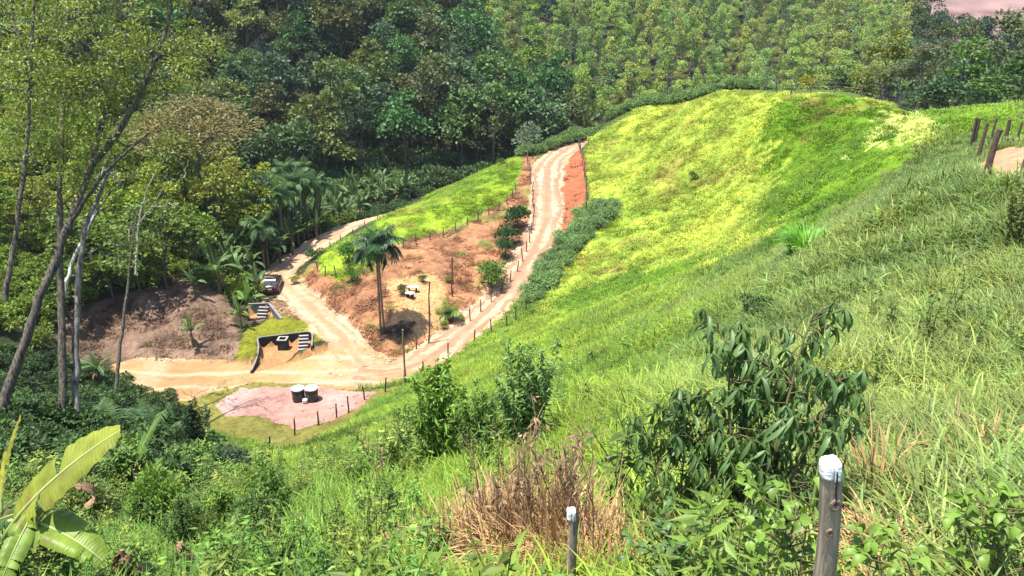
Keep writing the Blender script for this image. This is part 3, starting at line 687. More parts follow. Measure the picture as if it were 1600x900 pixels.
LA = resample(WALLA, .35); W0 = empty('retaining_wall', (*HUMP, LAWNTOP-1), 0, 'low curved black retaining wall round a sunken sandy bay with steps and a square shaft', 'retaining wall')
off = np.array((*HUMP, LAWNTOP-1)); LL = LA-off[:2]
WZ = np.r_[np.linspace(.30, 1.02, 9), np.full(max(0, len(LL)-9), 1.02)][:len(LL)]
g = Geo(); wall_run(g, LL, WZ, -.3, .18); g.build('wall', M['wall_dark'], W0)
g = Geo(); wall_run(g, LL, WZ+.04, WZ-.004, .13); g.build('coping', M['coping'], W0)
def rel(px, py, z): return P(px, py, tz(py, z)) - off
sa = rel(475.5, 521.5, LAWNTOP); steps(W0, (sa[0]+.02, sa[1]-.32), .12, 5, .82, .97, .05, None)
sh = rel(442.5, 528.5, LAWNTOP+.02); g = Geo()
for dx, dy, sx, sy in ((-.36,0,.12,.84),(.36,0,.12,.84),(0,-.36,.6,.12),(0,.36,.6,.12)): g.box((sh[0]+dx, sh[1]+dy-.2, .4), (sx, sy, 1.3))
g.build('shaft', M['wall_dark'], W0)
g = Geo()
for dx, dy, sx, sy in ((-.37,0,.16,.9),(.37,0,.16,.9),(0,-.37,.58,.16),(0,.37,.58,.16)): g.box((sh[0]+dx, sh[1]+dy-.2, 1.08), (sx, sy, .07))
g.build('shaft_rim', M['concrete'], W0)
off2 = np.array((*WALLB[1], TOPB-1)); W1 = empty('retaining_wall', off2, 0, 'blue-grey retaining wall with white steps beside the track, half hidden by banana plants', 'retaining wall')
g = Geo(); wall_run(g, WALLB-off2[:2], 1.02, -.3, .2); g.build('wall', M['wall_blue'], W1)
g = Geo(); wall_run(g, WALLB-off2[:2], 1.08, 1.015, .26); g.build('coping', M['coping'], W1)
sb = P(415, 476, tz(476, TOPB))-off2; steps(W1, (sb[0]-.05, sb[1]-.45), -.08, 4, .95, .93, .1, None)
# --- dark car standing in the shade by the track
def car(p, rz):
    r = empty('parked_car', p, rz, 'dark car parked in the shade of the banana plants beside the track', 'car')
    M['car'] = rough_mat('dark_car_paint', (.028,.012,.014), (.034,.016,.018), 2, rough=.25, bump=0, spec=.6); M['glass'] = rough_mat('car_glass', (.02,.025,.03), (.03,.035,.04), 2, rough=.08, bump=0, spec=.8)
    M['tyre'] = rough_mat('tyre', (.015,.015,.015), (.03,.03,.03), 9, rough=.9); M['rim'] = rough_mat('rim', (.35,.35,.36), (.25,.25,.26), 9, rough=.35, bump=0, spec=.6); M['lamp'] = rough_mat('tail_lamp_red', (.35,.02,.015), (.25,.015,.012), 9, rough=.25, bump=0)
    g = Geo(); prof = [(-2.0,.42,.75),(-2.0,.8,.78),(-1.9,1.02,.74),(-1.2,1.08,.78),(.5,1.02,.8),(1.6,.9,.76),(2.0,.7,.7),(2.05,.42,.68)]   # y, deck height, half width
    rows = [[(-w,y,.24),(-w*1.02,y,.24+.45*(h-.24)),(-w*.97,y,h-.06),(-w*.85,y,h),(w*.85,y,h),(w*.97,y,h-.06),(w*1.02,y,.24+.45*(h-.24)),(w,y,.24)] for y,h,w in prof]
    v = np.array(rows).reshape(-1,3); k = 8; f = [(i*k+j, i*k+(j+1)%k, (i+1)*k+(j+1)%k, (i+1)*k+j) for i in range(len(prof)-1) for j in range(k)]
    f += [(7,6,1,0),(6,5,2,1),(5,4,3,2)]; e = (len(prof)-1)*k; f += [(e,e+1,e+6,e+7),(e+1,e+2,e+5,e+6),(e+2,e+3,e+4,e+5)]
    g.add(v, f); g.build('body', M['car'], r, True)
    g = Geo(); g.add([(-.68,-1.75,1.06),(.68,-1.75,1.06),(.68,1.0,1.0),(-.68,1.0,1.0),(-.56,-1.35,1.48),(.56,-1.35,1.48),(.56,.25,1.47),(-.56,.25,1.47)], [(0,1,5,4),(1,2,6,5),(2,3,7,6),(3,0,4,7)]); g.build('windows', M['glass'], r)
    g = Geo(); g.box((0,-.55,1.49), (1.16,1.66,.06), taper=.9); g.build('roof', M['car'], r)
    for sx in (-1,1):
        for y in (-1.25,1.3):
            g = Geo(); g.tube([(sx*.6,y,.31),(sx*.8,y,.31)], .31, 18); w = g.build('wheel', M['tyre'], r, True)
            g = Geo(); g.tube([(sx*.79,y,.31),(sx*.815,y,.31)], .19, 14); g.build('rim', M['rim'], w)
        g = Geo(); g.box((sx*.62,-2.0,.82), (.24,.06,.2)); g.build('tail_lamp', M['lamp'], r)
    g = Geo(); g.box((0,-2.04,.48), (1.5,.12,.2), taper=.9); g.build('bumper', M['car'], r)
    g = Geo(); g.box((0,-2.02,.7), (.42,.03,.13)); g.build('number_plate', M['lid'], r)
pc = on(419, 462); car((pc[0], pc[1]+2.0, ground1(pc[0], pc[1]+2)), .12)
# --- white slabs on the cleared patch
def slab(px, py, label, w, d, rz):
    p = on(px, py); r = empty('white_slab', p, rz, label, 'slab', 'white slabs on the cleared red earth')
    g = Geo(); g.box((0,0,.52), (w,d,.09)); g.build('slab_top', M['white'], r)
    for x in (-.32,.32):
        g = Geo(); g.box((x*w,0,.22), (.14*w,d*.8,.55)); g.build('support', M['wall_dark'], r)
slab(645, 455, 'upper white slab on low dark supports on the cleared red earth', 1.1, .5, .1)
slab(641, 468, 'lower white slab on low dark supports, nearer the palm', .8, .55, -.35)
# ------------------------------------------------------------------ poles, fences
def stake(h, r0, seed, lean=(0,0), flat=False):
    q = np.random.default_rng(seed); g = Geo(); k = 6; t = np.linspace(-.25, 1, k)
    pts = np.stack((lean[0]*h*t + .006*h*q.normal(size=k), lean[1]*h*t + .006*h*q.normal(size=k), h*t), 1)
    g.tube(pts, r0*(1.08-.2*t)*(1+.06*q.normal(size=k)), 7); return g
def pole(px, pyb, pyt, r0, label, mat='wood', seed=1, lean=(0,0), fork=False):
    p = on(px, pyb); t = depth(p); v = (450-pyt)/F; h = 0
    # height at which the vertical line through p meets the row of the top
    A = v; d = p[1]; h = (d*(A*CP-SP) - p[2]*(CP+A*SP))/(CP+A*SP)
    g = stake(h, r0, seed, lean); o = g.build('wooden_pole', M[mat], None, True, loc=p); return tag(o, label, 'pole')
pole(633, 599, 515, .085, 'thick pale wooden pole at the corner of the grass slope and the yard', 'wood_new', 3, (.012,0))
pole(670, 540, 441, .075, 'tall leaning dark wooden pole beside the foot of the red road', 'wood', 4, (.05,.02))
pole(651, 548, 520, .06, 'short dark stump post between the two tall poles', 'wood', 5)
pole(707, 466, 402, .07, 'slim dark pole on the cleared slope left of the small palm', 'wood', 6, (.01,0))
pole(966-172, 0+335, 318, .05, 'single short post standing above the dark roadside bushes', 'wood', 7)
pole(823, 236, 196, .05, 'thin pale pole rising from the roadside hedge at the saddle', 'bark_pale', 8, (.03,0))
def post_mesh(seed, h, r): return stake(h, r, seed, (0.02*math.sin(seed*3), .02*math.cos(seed*5))).mesh('fence_post', M['wood'], True)
POSTS = [post_mesh(i, 1.0, .062) for i in range(5)]
def fence(points, label, h=1.25, name='wire_fence', wires=3, scl=1.0, mesh=None, jit=.08, rr=None):
    """points: ground points; every post a part, the strands of wire a part each"""
    q = np.random.default_rng(int(abs(points[0][0]*37+points[0][1]*11))+3)
    o = empty(name, points[0], 0, label, 'fence'); b = np.asarray(points[0])
    for i, p in enumerate(points):
        hh = h*(1+jit*q.normal()); inst('fence_post', POSTS[q.integers(5)], o, np.asarray(p)-b, (.05*q.normal(), .06*q.normal(), q.random()*6), (scl, scl, hh))
    pp = np.asarray(points)-b
    for w in range(wires):
        z = h*(.35+.27*w); g = Geo(); L_ = []
        for a, c in zip(pp[:-1], pp[1:]):
            for t in (0, .25, .5, .75): L_.append(a*(1-t)+c*t + np.array((0,0,z-.12*t*(1-t))))
        L_.append(pp[-1]+np.array((0,0,z))); g.tube(L_, .006*scl, 3, cap=False); g.build('wire_strand', M['wire'], o)
    return o
def fpix(l): return [on(*a) for a in l]
def along(l, step):
    p = resample(hit([a[0] for a in l], [a[1] for a in l])[:, :2], step); return [np.array((x, y, ground1(x, y))) for x, y in p]
fence(along([(820,234),(824,262),(832,300),(836,335),(828,385),(812,425),(782,462),(752,485),(735,502)], 2.2), 'post and wire fence along the left edge of the climbing dirt road', 1.35, scl=1.0)
fence(along([(904,224),(909,250),(914,280),(917,312),(915,335)], 1.9), 'grey post fence on top of the red cut bank right of the road', 1.5, scl=1.1)
fence(along([(497,428),(506,440),(520,446),(537,441),(560,428),(590,408),(640,385),(690,372),(725,358),(770,335),(797,326),(806,300)], 1.9), 'thin stake fence where the grass knoll meets the bare brown slope', 1.15, scl=1.0)
fence(fpix([(421,702),(461,682),(498,666),(526,655),(545,647),(570,626),(602,612),(634,600),(662,580),(700,552),(741,536),(768,520),(792,510),(806,504),(822,490)]), 'fence of rough posts between the green slope and the yard', 1.3, scl=1.05)
fence(along([(1065,152),(1100,144),(1140,141),(1190,143),(1240,148),(1300,152),(1345,156),(1400,166),(1450,174)], 4.0), 'sparse wire fence running along the crest of the pasture', 1.35, scl=1.3)
fence(along([(500,401),(540,373),(590,345)], 2.2), 'low stakes between the pale track and the back of the grass knoll', .9, scl=.9)
# corner of heavy round posts by the bare red patch
def heavy(px, pyb, top_py, r, seed, lean):
    p = on(px, pyb); A = (450-top_py)/F; h = (p[1]*(A*CP-SP) - p[2]*(CP+A*SP))/(CP+A*SP); return p, h, r, seed, lean
hv = [heavy(1514,236,184,.075,11,(.02,0)), heavy(1518,234,185,.10,12,(.04,0)), heavy(1527,250,192,.095,13,(.05,-.02)), heavy(1541,276,202,.11,14,(.06,0)),
      heavy(1547,226,184,.06,15,(.03,0)), heavy(1569,226,187,.10,16,(.0,0)), heavy(1588,224,190,.06,17,(.05,0)), heavy(1598,280,232,.12,18,(.02,0))]
b0 = hv[0][0]; fo = empty('corner_fence', b0, 0, 'cluster of eight thick round fence posts round the bare red patch on the ridge', 'fence')
for p, h, r, sd, ln in hv: stake(h, r, sd, ln).build('fence_post', M['wood'], fo, True, loc=p-b0)
# ------------------------------------------------------------------ palms and bananas
def frond_mesh(seed, L=2.6, droop=1.1, nl=34, wl=.8, name='frond', rise=.5, ww=.075):
    q = np.random.default_rng(seed); s = np.linspace(0, 1, 12)
    # rachis in the xz plane, arching out and down
    an = rise - droop*s*1.5; dx = np.cumsum(np.cos(an))*L/12; dz = np.cumsum(np.sin(an))*L/12
    R = np.stack((dx, .05*np.sin(s*3+seed), dz), 1); R = np.vstack(([[0,0,0]], R))
    g = Geo(); g.tube(R, np.linspace(.035, .008, len(R)), 4)
    t = np.linspace(.12, 1, nl); ss = np.linspace(0, 1, len(R))
    B = np.stack([np.interp(t, ss, R[:,k]) for k in range(3)], 1); T = nrm(np.stack([np.interp(t, ss, np.gradient(R[:,k])) for k in range(3)], 1))
    for sd in (-1, 1):
        side = np.array((0., sd, 0.)); up = np.cross(T, side)*(1 if sd < 0 else -1)
        up = np.where(up[:,2:3] < 0, -up, up)
        D = side + T*.75 + up*.25 + .12*q.normal(size=(nl,3)); le = wl*(.45+.75*np.sin(np.pi*np.clip(t*.9+.1,0,1)))*(.85+.3*q.random(nl))
        g.blades(B, D, le, ww, .75+.25*q.random(nl), prof=(.6,1,.75,.1), seg=(0,.35,.7,1))
    return g.mesh('frond', M['leaf_glossy'])
FR = [frond_mesh(1), frond_mesh(2, 2.7, .75, rise=.9), frond_mesh(3, 2.4, .45, rise=1.15), frond_mesh(4, 2.5, 1.35, rise=.3)]
def palm(p, h, label, group=None, s=1.0, n=16, col=(.035,.075,.025), twin=False, seed=0, r=.16, lean=.0, name='palm_tree', dead=2):
    q = np.random.default_rng(seed); o = empty(name, p, q.random()*6 if not twin else 0, label, 'palm', group)
    for k in range(2 if twin else 1):
        g = Geo(); t = np.linspace(-.03, 1, 9); x = (.30*(k-.5)*(1-.5*t) if twin else 0*t)+lean*h*t*t
        g.tube(np.stack((x, .04*np.sin(t*5+k), h*t), 1), r*(1.1-.3*t+.5*np.clip(.1-t,0,1)), 9); g.build('trunk', M['palm_bark'], o, True)
    top = np.array((lean*h, 0, h))
    for k in range(n):
        a = k*2.399+q.random()*.4; v = 2 if k < n*.25 else 1 if k < n*.55 else 0 if k < n*.85 else 3
        f = inst('frond', FR[v], o, top+[0,0,.15 if v == 2 else 0], (0, .1*q.normal(), a), (s*(.9+.2*q.random()),)*3, np.array(col)*(.8+.5*q.random()))
    if n > 8:
        g = Geo(); g.tube([top+[0,0,0], top+[.03,0,.9*s], top+[.08,.02,1.7*s]], [.07*s,.045*s,.008], 6); g.build('spear_leaf', M['leaf_glossy'], o, color=(.06,.12,.03))
    return o
pp_ = on(598, 527); palm(pp_, 8.6, 'tall palm with twin trunks standing alone at the foot of the bare slope', twin=True, seed=4, s=.92, n=34, r=.10, col=(.028,.07,.02))
pd = on(622, 524); o = empty('dead_fronds', pd, .3, 'heap of dark fallen palm fronds at the foot of the twin-trunked palm', 'fallen fronds')
DF = frond_mesh(9, 1.9, .35, 16, .5, rise=.35); DF.materials.clear(); DF.materials.append(rough_mat('dark_frond', (.02,.016,.014), (.04,.03,.025), 6, bump=.2))  # near-black brown colour for the fallen fronds
for k in range(13): inst('frond', DF, o, (.5*random.uniform(-1,1), .35*random.uniform(-1,1), .05+.1*k*.5), (random.uniform(-.5,.5), random.uniform(-.1,.35), k*2.4+random.random()*.4), (random.uniform(.5,1.0),)*3)
p_ = on(703, 497); palm(p_, .5, 'young short palm with upright yellow-green fronds beside the climbing road', s=.62, n=9, col=(.10,.17,.02), seed=8, r=.1, name='young_palm')
for k, (px, py, h, t) in enumerate([(398,345,6.5,94),(420,338,7.5,98),(440,352,7,96),(462,340,7.5,100),(480,345,7,102),(497,340,6.5,104),(408,372,5,91),(452,330,8,106),(474,325,8,108)]):
    q = P(px, py, t); q[2] = ground1(q[0], q[1])-.2
    palm(q, h, 'tall dark green palm in the grove behind the banana rows', 'palms in the grove behind the bananas', .8, 18, (.05,.10,.022), seed=20+k, r=.15, lean=.02*(k%3-1))
def banana_leaf(seed, L=2.0, W=.5, up=1.1, droop=1.5, cuts=5, n=16, fold=.25):
    q = np.random.default_rng(seed); s = np.linspace(0, 1, n+1); an = up-droop*s**1.3
    R = np.stack((np.cumsum(np.cos(an))*L/n, .06*np.sin(s*2.5+seed), np.cumsum(np.sin(an))*L/n), 1); R -= R[0]
    T = nrm(np.gradient(R, axis=0)); U = nrm(np.cross(T, np.array((0,1.,0)))); U = np.where(U[:,2:3] < 0, -U, U)
    wid = W*.5*np.clip(np.sin(np.pi*np.clip(s*.93+.05,0,1))**.55, .05, 1); wid[s < .12] = .03
    g = Geo(); g.tube(R, np.linspace(.03, .006, n+1), 5, m=1)
    for sd in (-1, 1):
        cutset = set(q.choice(np.arange(3, n), min(cuts, n-4), replace=False)) if cuts else set()
        seg0 = 0; runs = []
        for i in range(1, n+1):
            if i in cutset or i == n: runs.append((seg0, i)); seg0 = i
        for a, b in runs:
            tilt = fold + .35*q.normal()*(.5 if cuts else .1); dz = -abs(.25*q.normal()) if cuts else -.08
            rows = []
            for i in range(a, b+1):
                sh = (.03 if i == a and a else 0) - (.03 if i == b and b < n else 0)
                for f in (0.03, .4, .75, 1.0):
                    w = wid[i]*f; rows.append(R[i]+T[i]*(sh*f+.10*f*wid[i]) + np.array((0,sd,0.))*w*math.cos(tilt*f) + U[i]*w*math.sin(tilt)*(1-.6*f) + np.array((0,0,dz))*w*f*f + U[i]*.012*math.sin(i*2.1)*f)
            k = b-a+1; i = (np.arange(k-1)[:,None]*4+np.arange(3)[None]).ravel(); g.add(np.array(rows), np.stack((i, i+4, i+5, i+1), -1))
    return g
M['midrib'] = rough_mat('banana_midrib', (.3,.33,.12), (.22,.27,.09), 6, rough=.5, bump=0)
BL = [banana_leaf(i, 2.0+.1*i, .5, *ud, cuts=c).mesh('leaf', [M['banana'], M['midrib']], True) for i, (ud, c) in enumerate([((1.35,.7),3),((1.15,1.3),5),((.9,1.7),6),((1.5,.25),1),((.6,1.9),8)])]
BST = Geo(); BST.tube([(0,0,-.3),(.02,0,.6),(0,.02,1.2),(.03,0,1.9)], [.16,.14,.11,.07], 8)
M['banana_stem'] = rough_mat('banana_stem', (.12,.12,.045), (.10,.065,.035), 4, bump=.3, stretch=(2,2,.5)); BSM = BST.mesh('stem', M['banana_stem'], True)
BDEAD = banana_leaf(31, 1.6, .3, .2, 2.6, cuts=6); BDM = BDEAD.mesh('dead_leaf', [M['deadleaf'], M['deadleaf']], True)
def banana(p, s, seed, label, group=None, n=7, col=(.07,.13,.025), dead=1, cat='banana plant'):
    q = np.random.default_rng(seed); o = empty('banana_plant', p, q.random()*6.28, label, cat, group); o.scale = (s,)*3
    inst('stem', BSM, o)
    for k in range(n):
        v = 3 if k == 0 else 0 if k < 3 else 1 if k < 5 else (2 if k < 7 else 4)
        inst('leaf', BL[v], o, (.02,0,1.75+.05*q.random()), (.15*q.normal(), .12*q.normal(), k*2.39+q.random()*.5), (.85+.3*q.random(),)*3, np.array(col)*(.75+.55*q.random()))
    for k in range(dead): inst('dead_leaf', BDM, o, (0,0,1.55), (0, .2, k*2.6+q.random()*2), (.8,)*3)
    return o
GB = 'banana plants in rows along the track'
for i, (x, y) in enumerate(poisson(poly_world([(345,448),(400,436),(470,392),(510,372),(500,348),(440,360),(380,400),(345,425)]), 1.55, 31, 1500)):
    banana((x, y, ground1(x, y)-.1), .95+.3*random.random(), 400+i, 'dark green banana plant in the rows left of the pale track', GB, 7, (.05,.095,.025), 1)
for i, (x, y) in enumerate(poisson(poly_world([(500,345),(530,352),(600,330),(640,315),(630,300),(560,300),(500,318)]), 1.7, 33, 1500)):
    if polydist(np.array([x]), np.array([y]), BRANCH)[0][0] < 2.6: continue
    banana((x, y, ground1(x, y)-.1), .9+.3*random.random(), 500+i, 'banana plant in the far row behind the bend of the pale track', 'banana plants in the far row', 7, (.055,.10,.025), 2)
for px, py, s, col, lab in [(345,462,1.35,(.06,.12,.03),'large banana plant with glossy leaves at the top edge of the brown bank'),(372,455,1.1,(.06,.12,.03),'banana plant between the brown bank and the parked car'),
                       (406,474,1.0,(.055,.11,.03),'banana plant standing in front of the parked car'),(388,500,1.0,(.10,.19,.03),'bright green banana plant in front of the blue-grey retaining wall'),(378,516,.85,(.09,.17,.03),'small banana plant at the foot of the bank left of the wall'),
                       (303,548,.9,(.09,.14,.035),'lone banana plant growing on the brown leaf-strewn bank'),(306,470,.8,(.06,.11,.03),'banana plant in shade above the brown bank'),
                       (160,612,1.0,(.05,.10,.025),'banana plant with broad dark leaves at the left end of the sand')]:
    p = on(px, py); banana(p, s, int(px), lab, None, 7, col, 1)
for px, py, lab in [(175,668,'low palm with wide feathery fronds at the left edge of the sand'),(215,650,'feathery palm in shade nearest the sand yard'),(130,655,'dark feathery palm among the trunks'),(250,665,'small feathery palm left of the grassy strip')]:
    p = P(px, py, 50 if px < 200 else 56); p[2] = ground1(p[0], p[1]); palm(p, 1.2, lab, None, 1.15, 13, (.055,.10,.03), seed=px, r=.12, name='low_palm')
# ------------------------------------------------------------------ bushes of the valley
def bush_mesh(seed, h=1.6, r=1.0, n=900, L=.2, W=.1, hang=.1, nst=6, nc=12, mat='leaf'):
    q = np.random.default_rng(seed); st = Geo(); lf = Geo(); c = [np.array((0,0,h*.6))]
    for i in range(nc):
        a = q.random()*6.28; f = q.random()**.5; c.append(np.array((math.cos(a)*r*f*.75, math.sin(a)*r*f*.75, h*(.3+.6*(1-.5*f*f)*q.random()**.5))))
    for i, p in enumerate(c):
        if i < nst: st.tube(limb(q, np.array((.05*q.normal(), .05*q.normal(), -.15)), p, 4), np.linspace(.03*h/1.6, .008, 4), 5)
        clump_leaves(lf, q, p, r*(.3+.15*q.random()), n//nc, L, W, hang=hang)
    return st.mesh('stem', M['stem'], True), lf.mesh('foliage', M[mat])
BUSH = [bush_mesh(50+i, 1.6, 1.0) for i in range(3)]; CASS = [bush_mesh(60+i, 1.35, 1.0, 1100, .26, .06, .4, 8, 18) for i in range(4)]
def bush(ms, p, s, col, label, group=None, sz=1.0, name='shrub', rz=None):
    o = empty(name, p, random.random()*6 if rz is None else rz, label, 'shrub', group); o.scale = (s, s, s*sz)
    inst('stem', ms[0], o); inst('foliage', ms[1], o, color=col); return o
bush(BUSH[0], on(805,360), 1.75, (.03,.075,.018), 'upper round dark green shrub at the left edge of the climbing road', sz=1.05)
bush(BUSH[1], on(793,384), 1.5, (.03,.075,.018), 'middle round dark green shrub at the left edge of the climbing road')
bush(BUSH[2], on(789,401), 1.25, (.034,.08,.02), 'lower round dark green shrub just above the pale bush')
bush(CASS[0], on(768,446), 1.9, (.085,.155,.02), 'loose bright green bush leaning over the road edge above the young palm', sz=1.1)
GC = 'leafy plants in the hedge right of the climbing road'; hp = poisson(poly_world([(815,480),(826,455),(842,428),(862,395),(885,362),(905,338),(930,322),(965,322),(960,338),(925,370),(895,405),(870,440),(840,478)]), 1.05, 41, 3000)
for i, (x, y) in enumerate(hp):
    bush(CASS[i%4], (x, y, ground1(x, y)-.1), .55+.6*random.random(), np.array((.14,.235,.075))*(.75+.5*random.random()), 'grey-green leafy plant in the thick hedge right of the climbing road', GC, name='hedge_plant')
hp = [a for a in [(x, y) for x, y in np.vstack([resample(np.array([P(*a)[:2] for a in [(822,240,117),(845,236,118.5),(870,228,120.5),(905,214,124),(945,200,125),(975,186,124),(1010,168,122),(1060,152,117),(1120,142,110),(1200,140,104)]]), 1.2)+o_ for o_ in ((-.2,.2),(.3,1.3),(-.3,2.4))])]]
for i, (x, y) in enumerate(hp):
    bush(CASS[i%4], (x+random.gauss(0,.25), y+random.gauss(0,.25), ground1(x, y)-.1), .9+.45*random.random(), np.array((.12,.2,.055))*(.75+.5*random.random()), 'leafy plant in the bushy belt behind the top of the road and pasture', 'plants of the bushy belt behind the saddle', name='hedge_plant')
for px, py, s, col, lab in [(545,412,1.3,(.07,.16,.025),'fresh green shrub on the left end of the grass knoll'),(552,440,.9,(.08,.16,.02),'low green shrub below it at the knoll fence'),(660,440,.5,(.09,.14,.03),'little weed bush above the white slabs'),
                       (700,443,.5,(.16,.19,.03),'small yellowish bush at the slim dark pole'),(630,462,.6,(.09,.10,.03),'low olive bush left of the white slabs'),(1083,282,.55,(.09,.15,.02),'lone dark green tuft bush in the middle of the bright pasture'),
                       (695,510,.5,(.2,.22,.03),'small yellow-green bush at the foot of the young palm'),(460,440,.6,(.25,.24,.03),'yellowish weed bush at the bend of the track'),(783,258,.6,(.07,.14,.02),'small green shrub high on the grass knoll')]:
    bush(BUSH[int(px)%3], on(px, py), s, col, lab)
# low scrub along the foot of the forest and on the left slope, seen as one growth
def whole_bush(seed, **k):
    q = np.random.default_rng(seed); lf = Geo()
    for i in range(9):
        a = q.random()*6.28; f = q.random()**.5; clump_leaves(lf, q, np.array((math.cos(a)*f, math.sin(a)*f, .3+.9*q.random()*(1-.4*f))), .45, 110, .22, .11)
    return lf.mesh('scrub', M['leaf_inst'])
WB = [hidden('scrub_bush', whole_bush(70+i)) for i in range(4)]
ub = np.vstack([poisson([(-100,70),(-16,100),(-16,123),(8,134),(22,140),(40,128),(30,150),(0,150),(-60,150),(-120,150)], 1.7, 51, 8000), poisson([(-70,66),(-42,62),(-34,70),(-22,80),(-17,104),(-60,100),(-100,100),(-100,60)], 1.5, 52, 4000)])
ub = ub[infront(ub[:,0], ub[:,1], 2)]
zz_ = zones(ub[:,0], ub[:,1])[2]; ub = ub[(zz_ == 0) & (polydist(ub[:,0], ub[:,1], BRANCH)[0] > 3.6)]
fe = np.array([a for a in poisson([(-34,127),(-20,127),(-5,132),(10,138),(20,146),(20,152),(-5,150),(-40,142)], 1.9, 58, 1500)]); fe = fe[polydist(fe[:,0], fe[:,1], BRANCH)[0] > 4.5]
scatter('forest_edge_scrub', WB, np.c_[fe, ground(fe[:,0], fe[:,1])-.1], 1.3+1.3*RNG.random(len(fe)), rots(len(fe)), np.array((.07,.12,.035))*(.5+.9*RNG.random((len(fe),1))), 'leafy scrub closing the lower edge of the dark forest')
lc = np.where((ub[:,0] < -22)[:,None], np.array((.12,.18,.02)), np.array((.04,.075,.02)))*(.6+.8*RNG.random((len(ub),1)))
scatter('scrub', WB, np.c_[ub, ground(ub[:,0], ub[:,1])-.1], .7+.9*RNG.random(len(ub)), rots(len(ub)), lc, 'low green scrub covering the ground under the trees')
# ------------------------------------------------------------------ grass of the slopes and pastures
def tuft(seed, nb, L, W, spread, lean, droop, nseed=0):
    q = np.random.default_rng(seed); g = Geo(); a = q.random(nb)*6.283; r = spread*q.random(nb)**.6
    B = np.stack((r*np.cos(a), r*np.sin(a), np.full(nb, -.05)), 1); a2 = a + .9*q.normal(size=nb); k = lean*(.3+.9*q.random(nb))
    D = np.stack((np.cos(a2)*k, np.sin(a2)*k, np.ones(nb)), 1)
    g.blades(B, D, L*(.5+.65*q.random(nb)), W*(.7+.6*q.random(nb)), droop*(.4+1.1*q.random(nb)))
    return g
def protos(name, n, mat, *a, **k): return [hidden(name, tuft(900+i*7+len(name), *a, **k).mesh(name, mat)) for i in range(n)]
T_NEAR = protos('long_grass_tuft', 5, M['grass'], 30, .66, .016, .22, .75, .55)
T_MID = protos('grass_tuft_mid', 4, M['grass'], 30, .55, .024, .36, .75, .5)
T_FAR = protos('grass_tuft', 4, M['grass'], 26, .46, .045, .5, .75, .45)
T_PAST = protos('pasture_tuft', 4, M['grass'], 22, .30, .06, .55, 1.0, .5)
def gcolor(x, y, c0, zid):
    c = np.maximum(c0*1.25, .004); n = len(x); d = np.hypot(x, y); u = x/np.maximum(y, 1)
    near = zid == 0
    greyw = (sstep(.12, .42, u + .12*fbm(x, y, 4, 91))*(1-sstep(46, 62, y)))[:,None]
    gn = np.array((.165,.245,.024))*(1-greyw) + np.array((.158,.212,.052))*greyw
    lush = np.clip(fbm(x, y, 3.5, 95)*1.4, -1, 1)[:,None]; gn = gn*(1+.28*lush*np.array((1.2,.8,.6)))
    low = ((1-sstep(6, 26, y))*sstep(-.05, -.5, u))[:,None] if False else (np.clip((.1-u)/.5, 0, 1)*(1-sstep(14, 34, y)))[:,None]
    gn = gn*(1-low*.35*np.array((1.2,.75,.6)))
    c = np.where(near[:,None], gn, c)
    return np.clip(c*(.72+.56*RNG.random((n,1)))*(1+.10*RNG.normal(size=(n,3))*np.array((1,.5,.8))), .003, .6)
def field(n, x0, x1, y0, y1):
    x = x0+(x1-x0)*RNG.random(n); y = y0+(y1-y0)*RNG.random(n); z = ground(x, y); p = np.stack((x, y, z), -1)
    t = depth(p); px, py = pix(p); k = (t > 2.2) & (px > -90) & (px < 1690) & (py > 60) & (py < 1120); return p[k], t[k]
DRY = [(P(840,880,7.6), .95), (P(1410,800,5.7), .42)]
def drymask(p):
    m = np.zeros(len(p), bool)
    for c, r_ in DRY: m |= np.hypot(p[:,0]-c[0], p[:,1]-c[1]) < r_*(1+.3*vnoise(p[:,0], p[:,1], .4, 12))
    return m
def grass(name, pro, n, box, t0, t1, sc, zsel=None, label='', soft=.1):
    p, t = field(n, *box); k = (t > t0*(1+soft*RNG.normal(size=len(t)))) & (t < t1*(1+soft*RNG.normal(size=len(t)))); p = p[k]
    c, gr, zid = zones(p[:,0], p[:,1]); k = RNG.random(len(p)) < gr
    if zsel is not None: k &= zsel(zid)
    k &= ~(drymask(p) & (RNG.random(len(p)) < .85))
    p = p[k]; c = c[k]; zid = zid[k]
    h = sc[0]+(sc[1]-sc[0])*RNG.random(len(p)); h = h*(1+.55*fbm(p[:,0], p[:,1], 2.2, 97))
    h = h*(1+.35*sstep(.1, .4, p[:,0]/p[:,1])*(p[:,1] < 30)); h = np.where(np.isin(zid, [ZN['lawn'], ZN['lawn2']]), h*.4, h)
    rt = np.stack((.12*RNG.normal(size=len(p)), .12*RNG.normal(size=len(p)), RNG.random(len(p))*6.28), 1)
    return scatter(name, pro, p, h, rt, gcolor(p[:,0], p[:,1], c, zid), label)
hill = lambda z: z == 0
grass('long_grass', T_NEAR, 26000, (-16, 18, 1.0, 22), 2.2, 17, (.55, 1.15), hill, 'long arching grass covering the near slope')
grass('slope_grass', T_MID, 42000, (-34, 36, 8, 50), 17, 44, (.6, 1.15), hill, 'knee-high grass of the sunny slope')
grass('lower_slope_grass', T_FAR, 60000, (-40, 48, 30, 84), 44, 100, (.6, 1.1), hill, 'grass of the lower slope down to the fence')
grass('pasture_grass', T_PAST, 90000, (-40, 62, 44, 128), 30, 140, (.6, 1.2), lambda z: z > 0, 'short bright pasture and knoll grass')
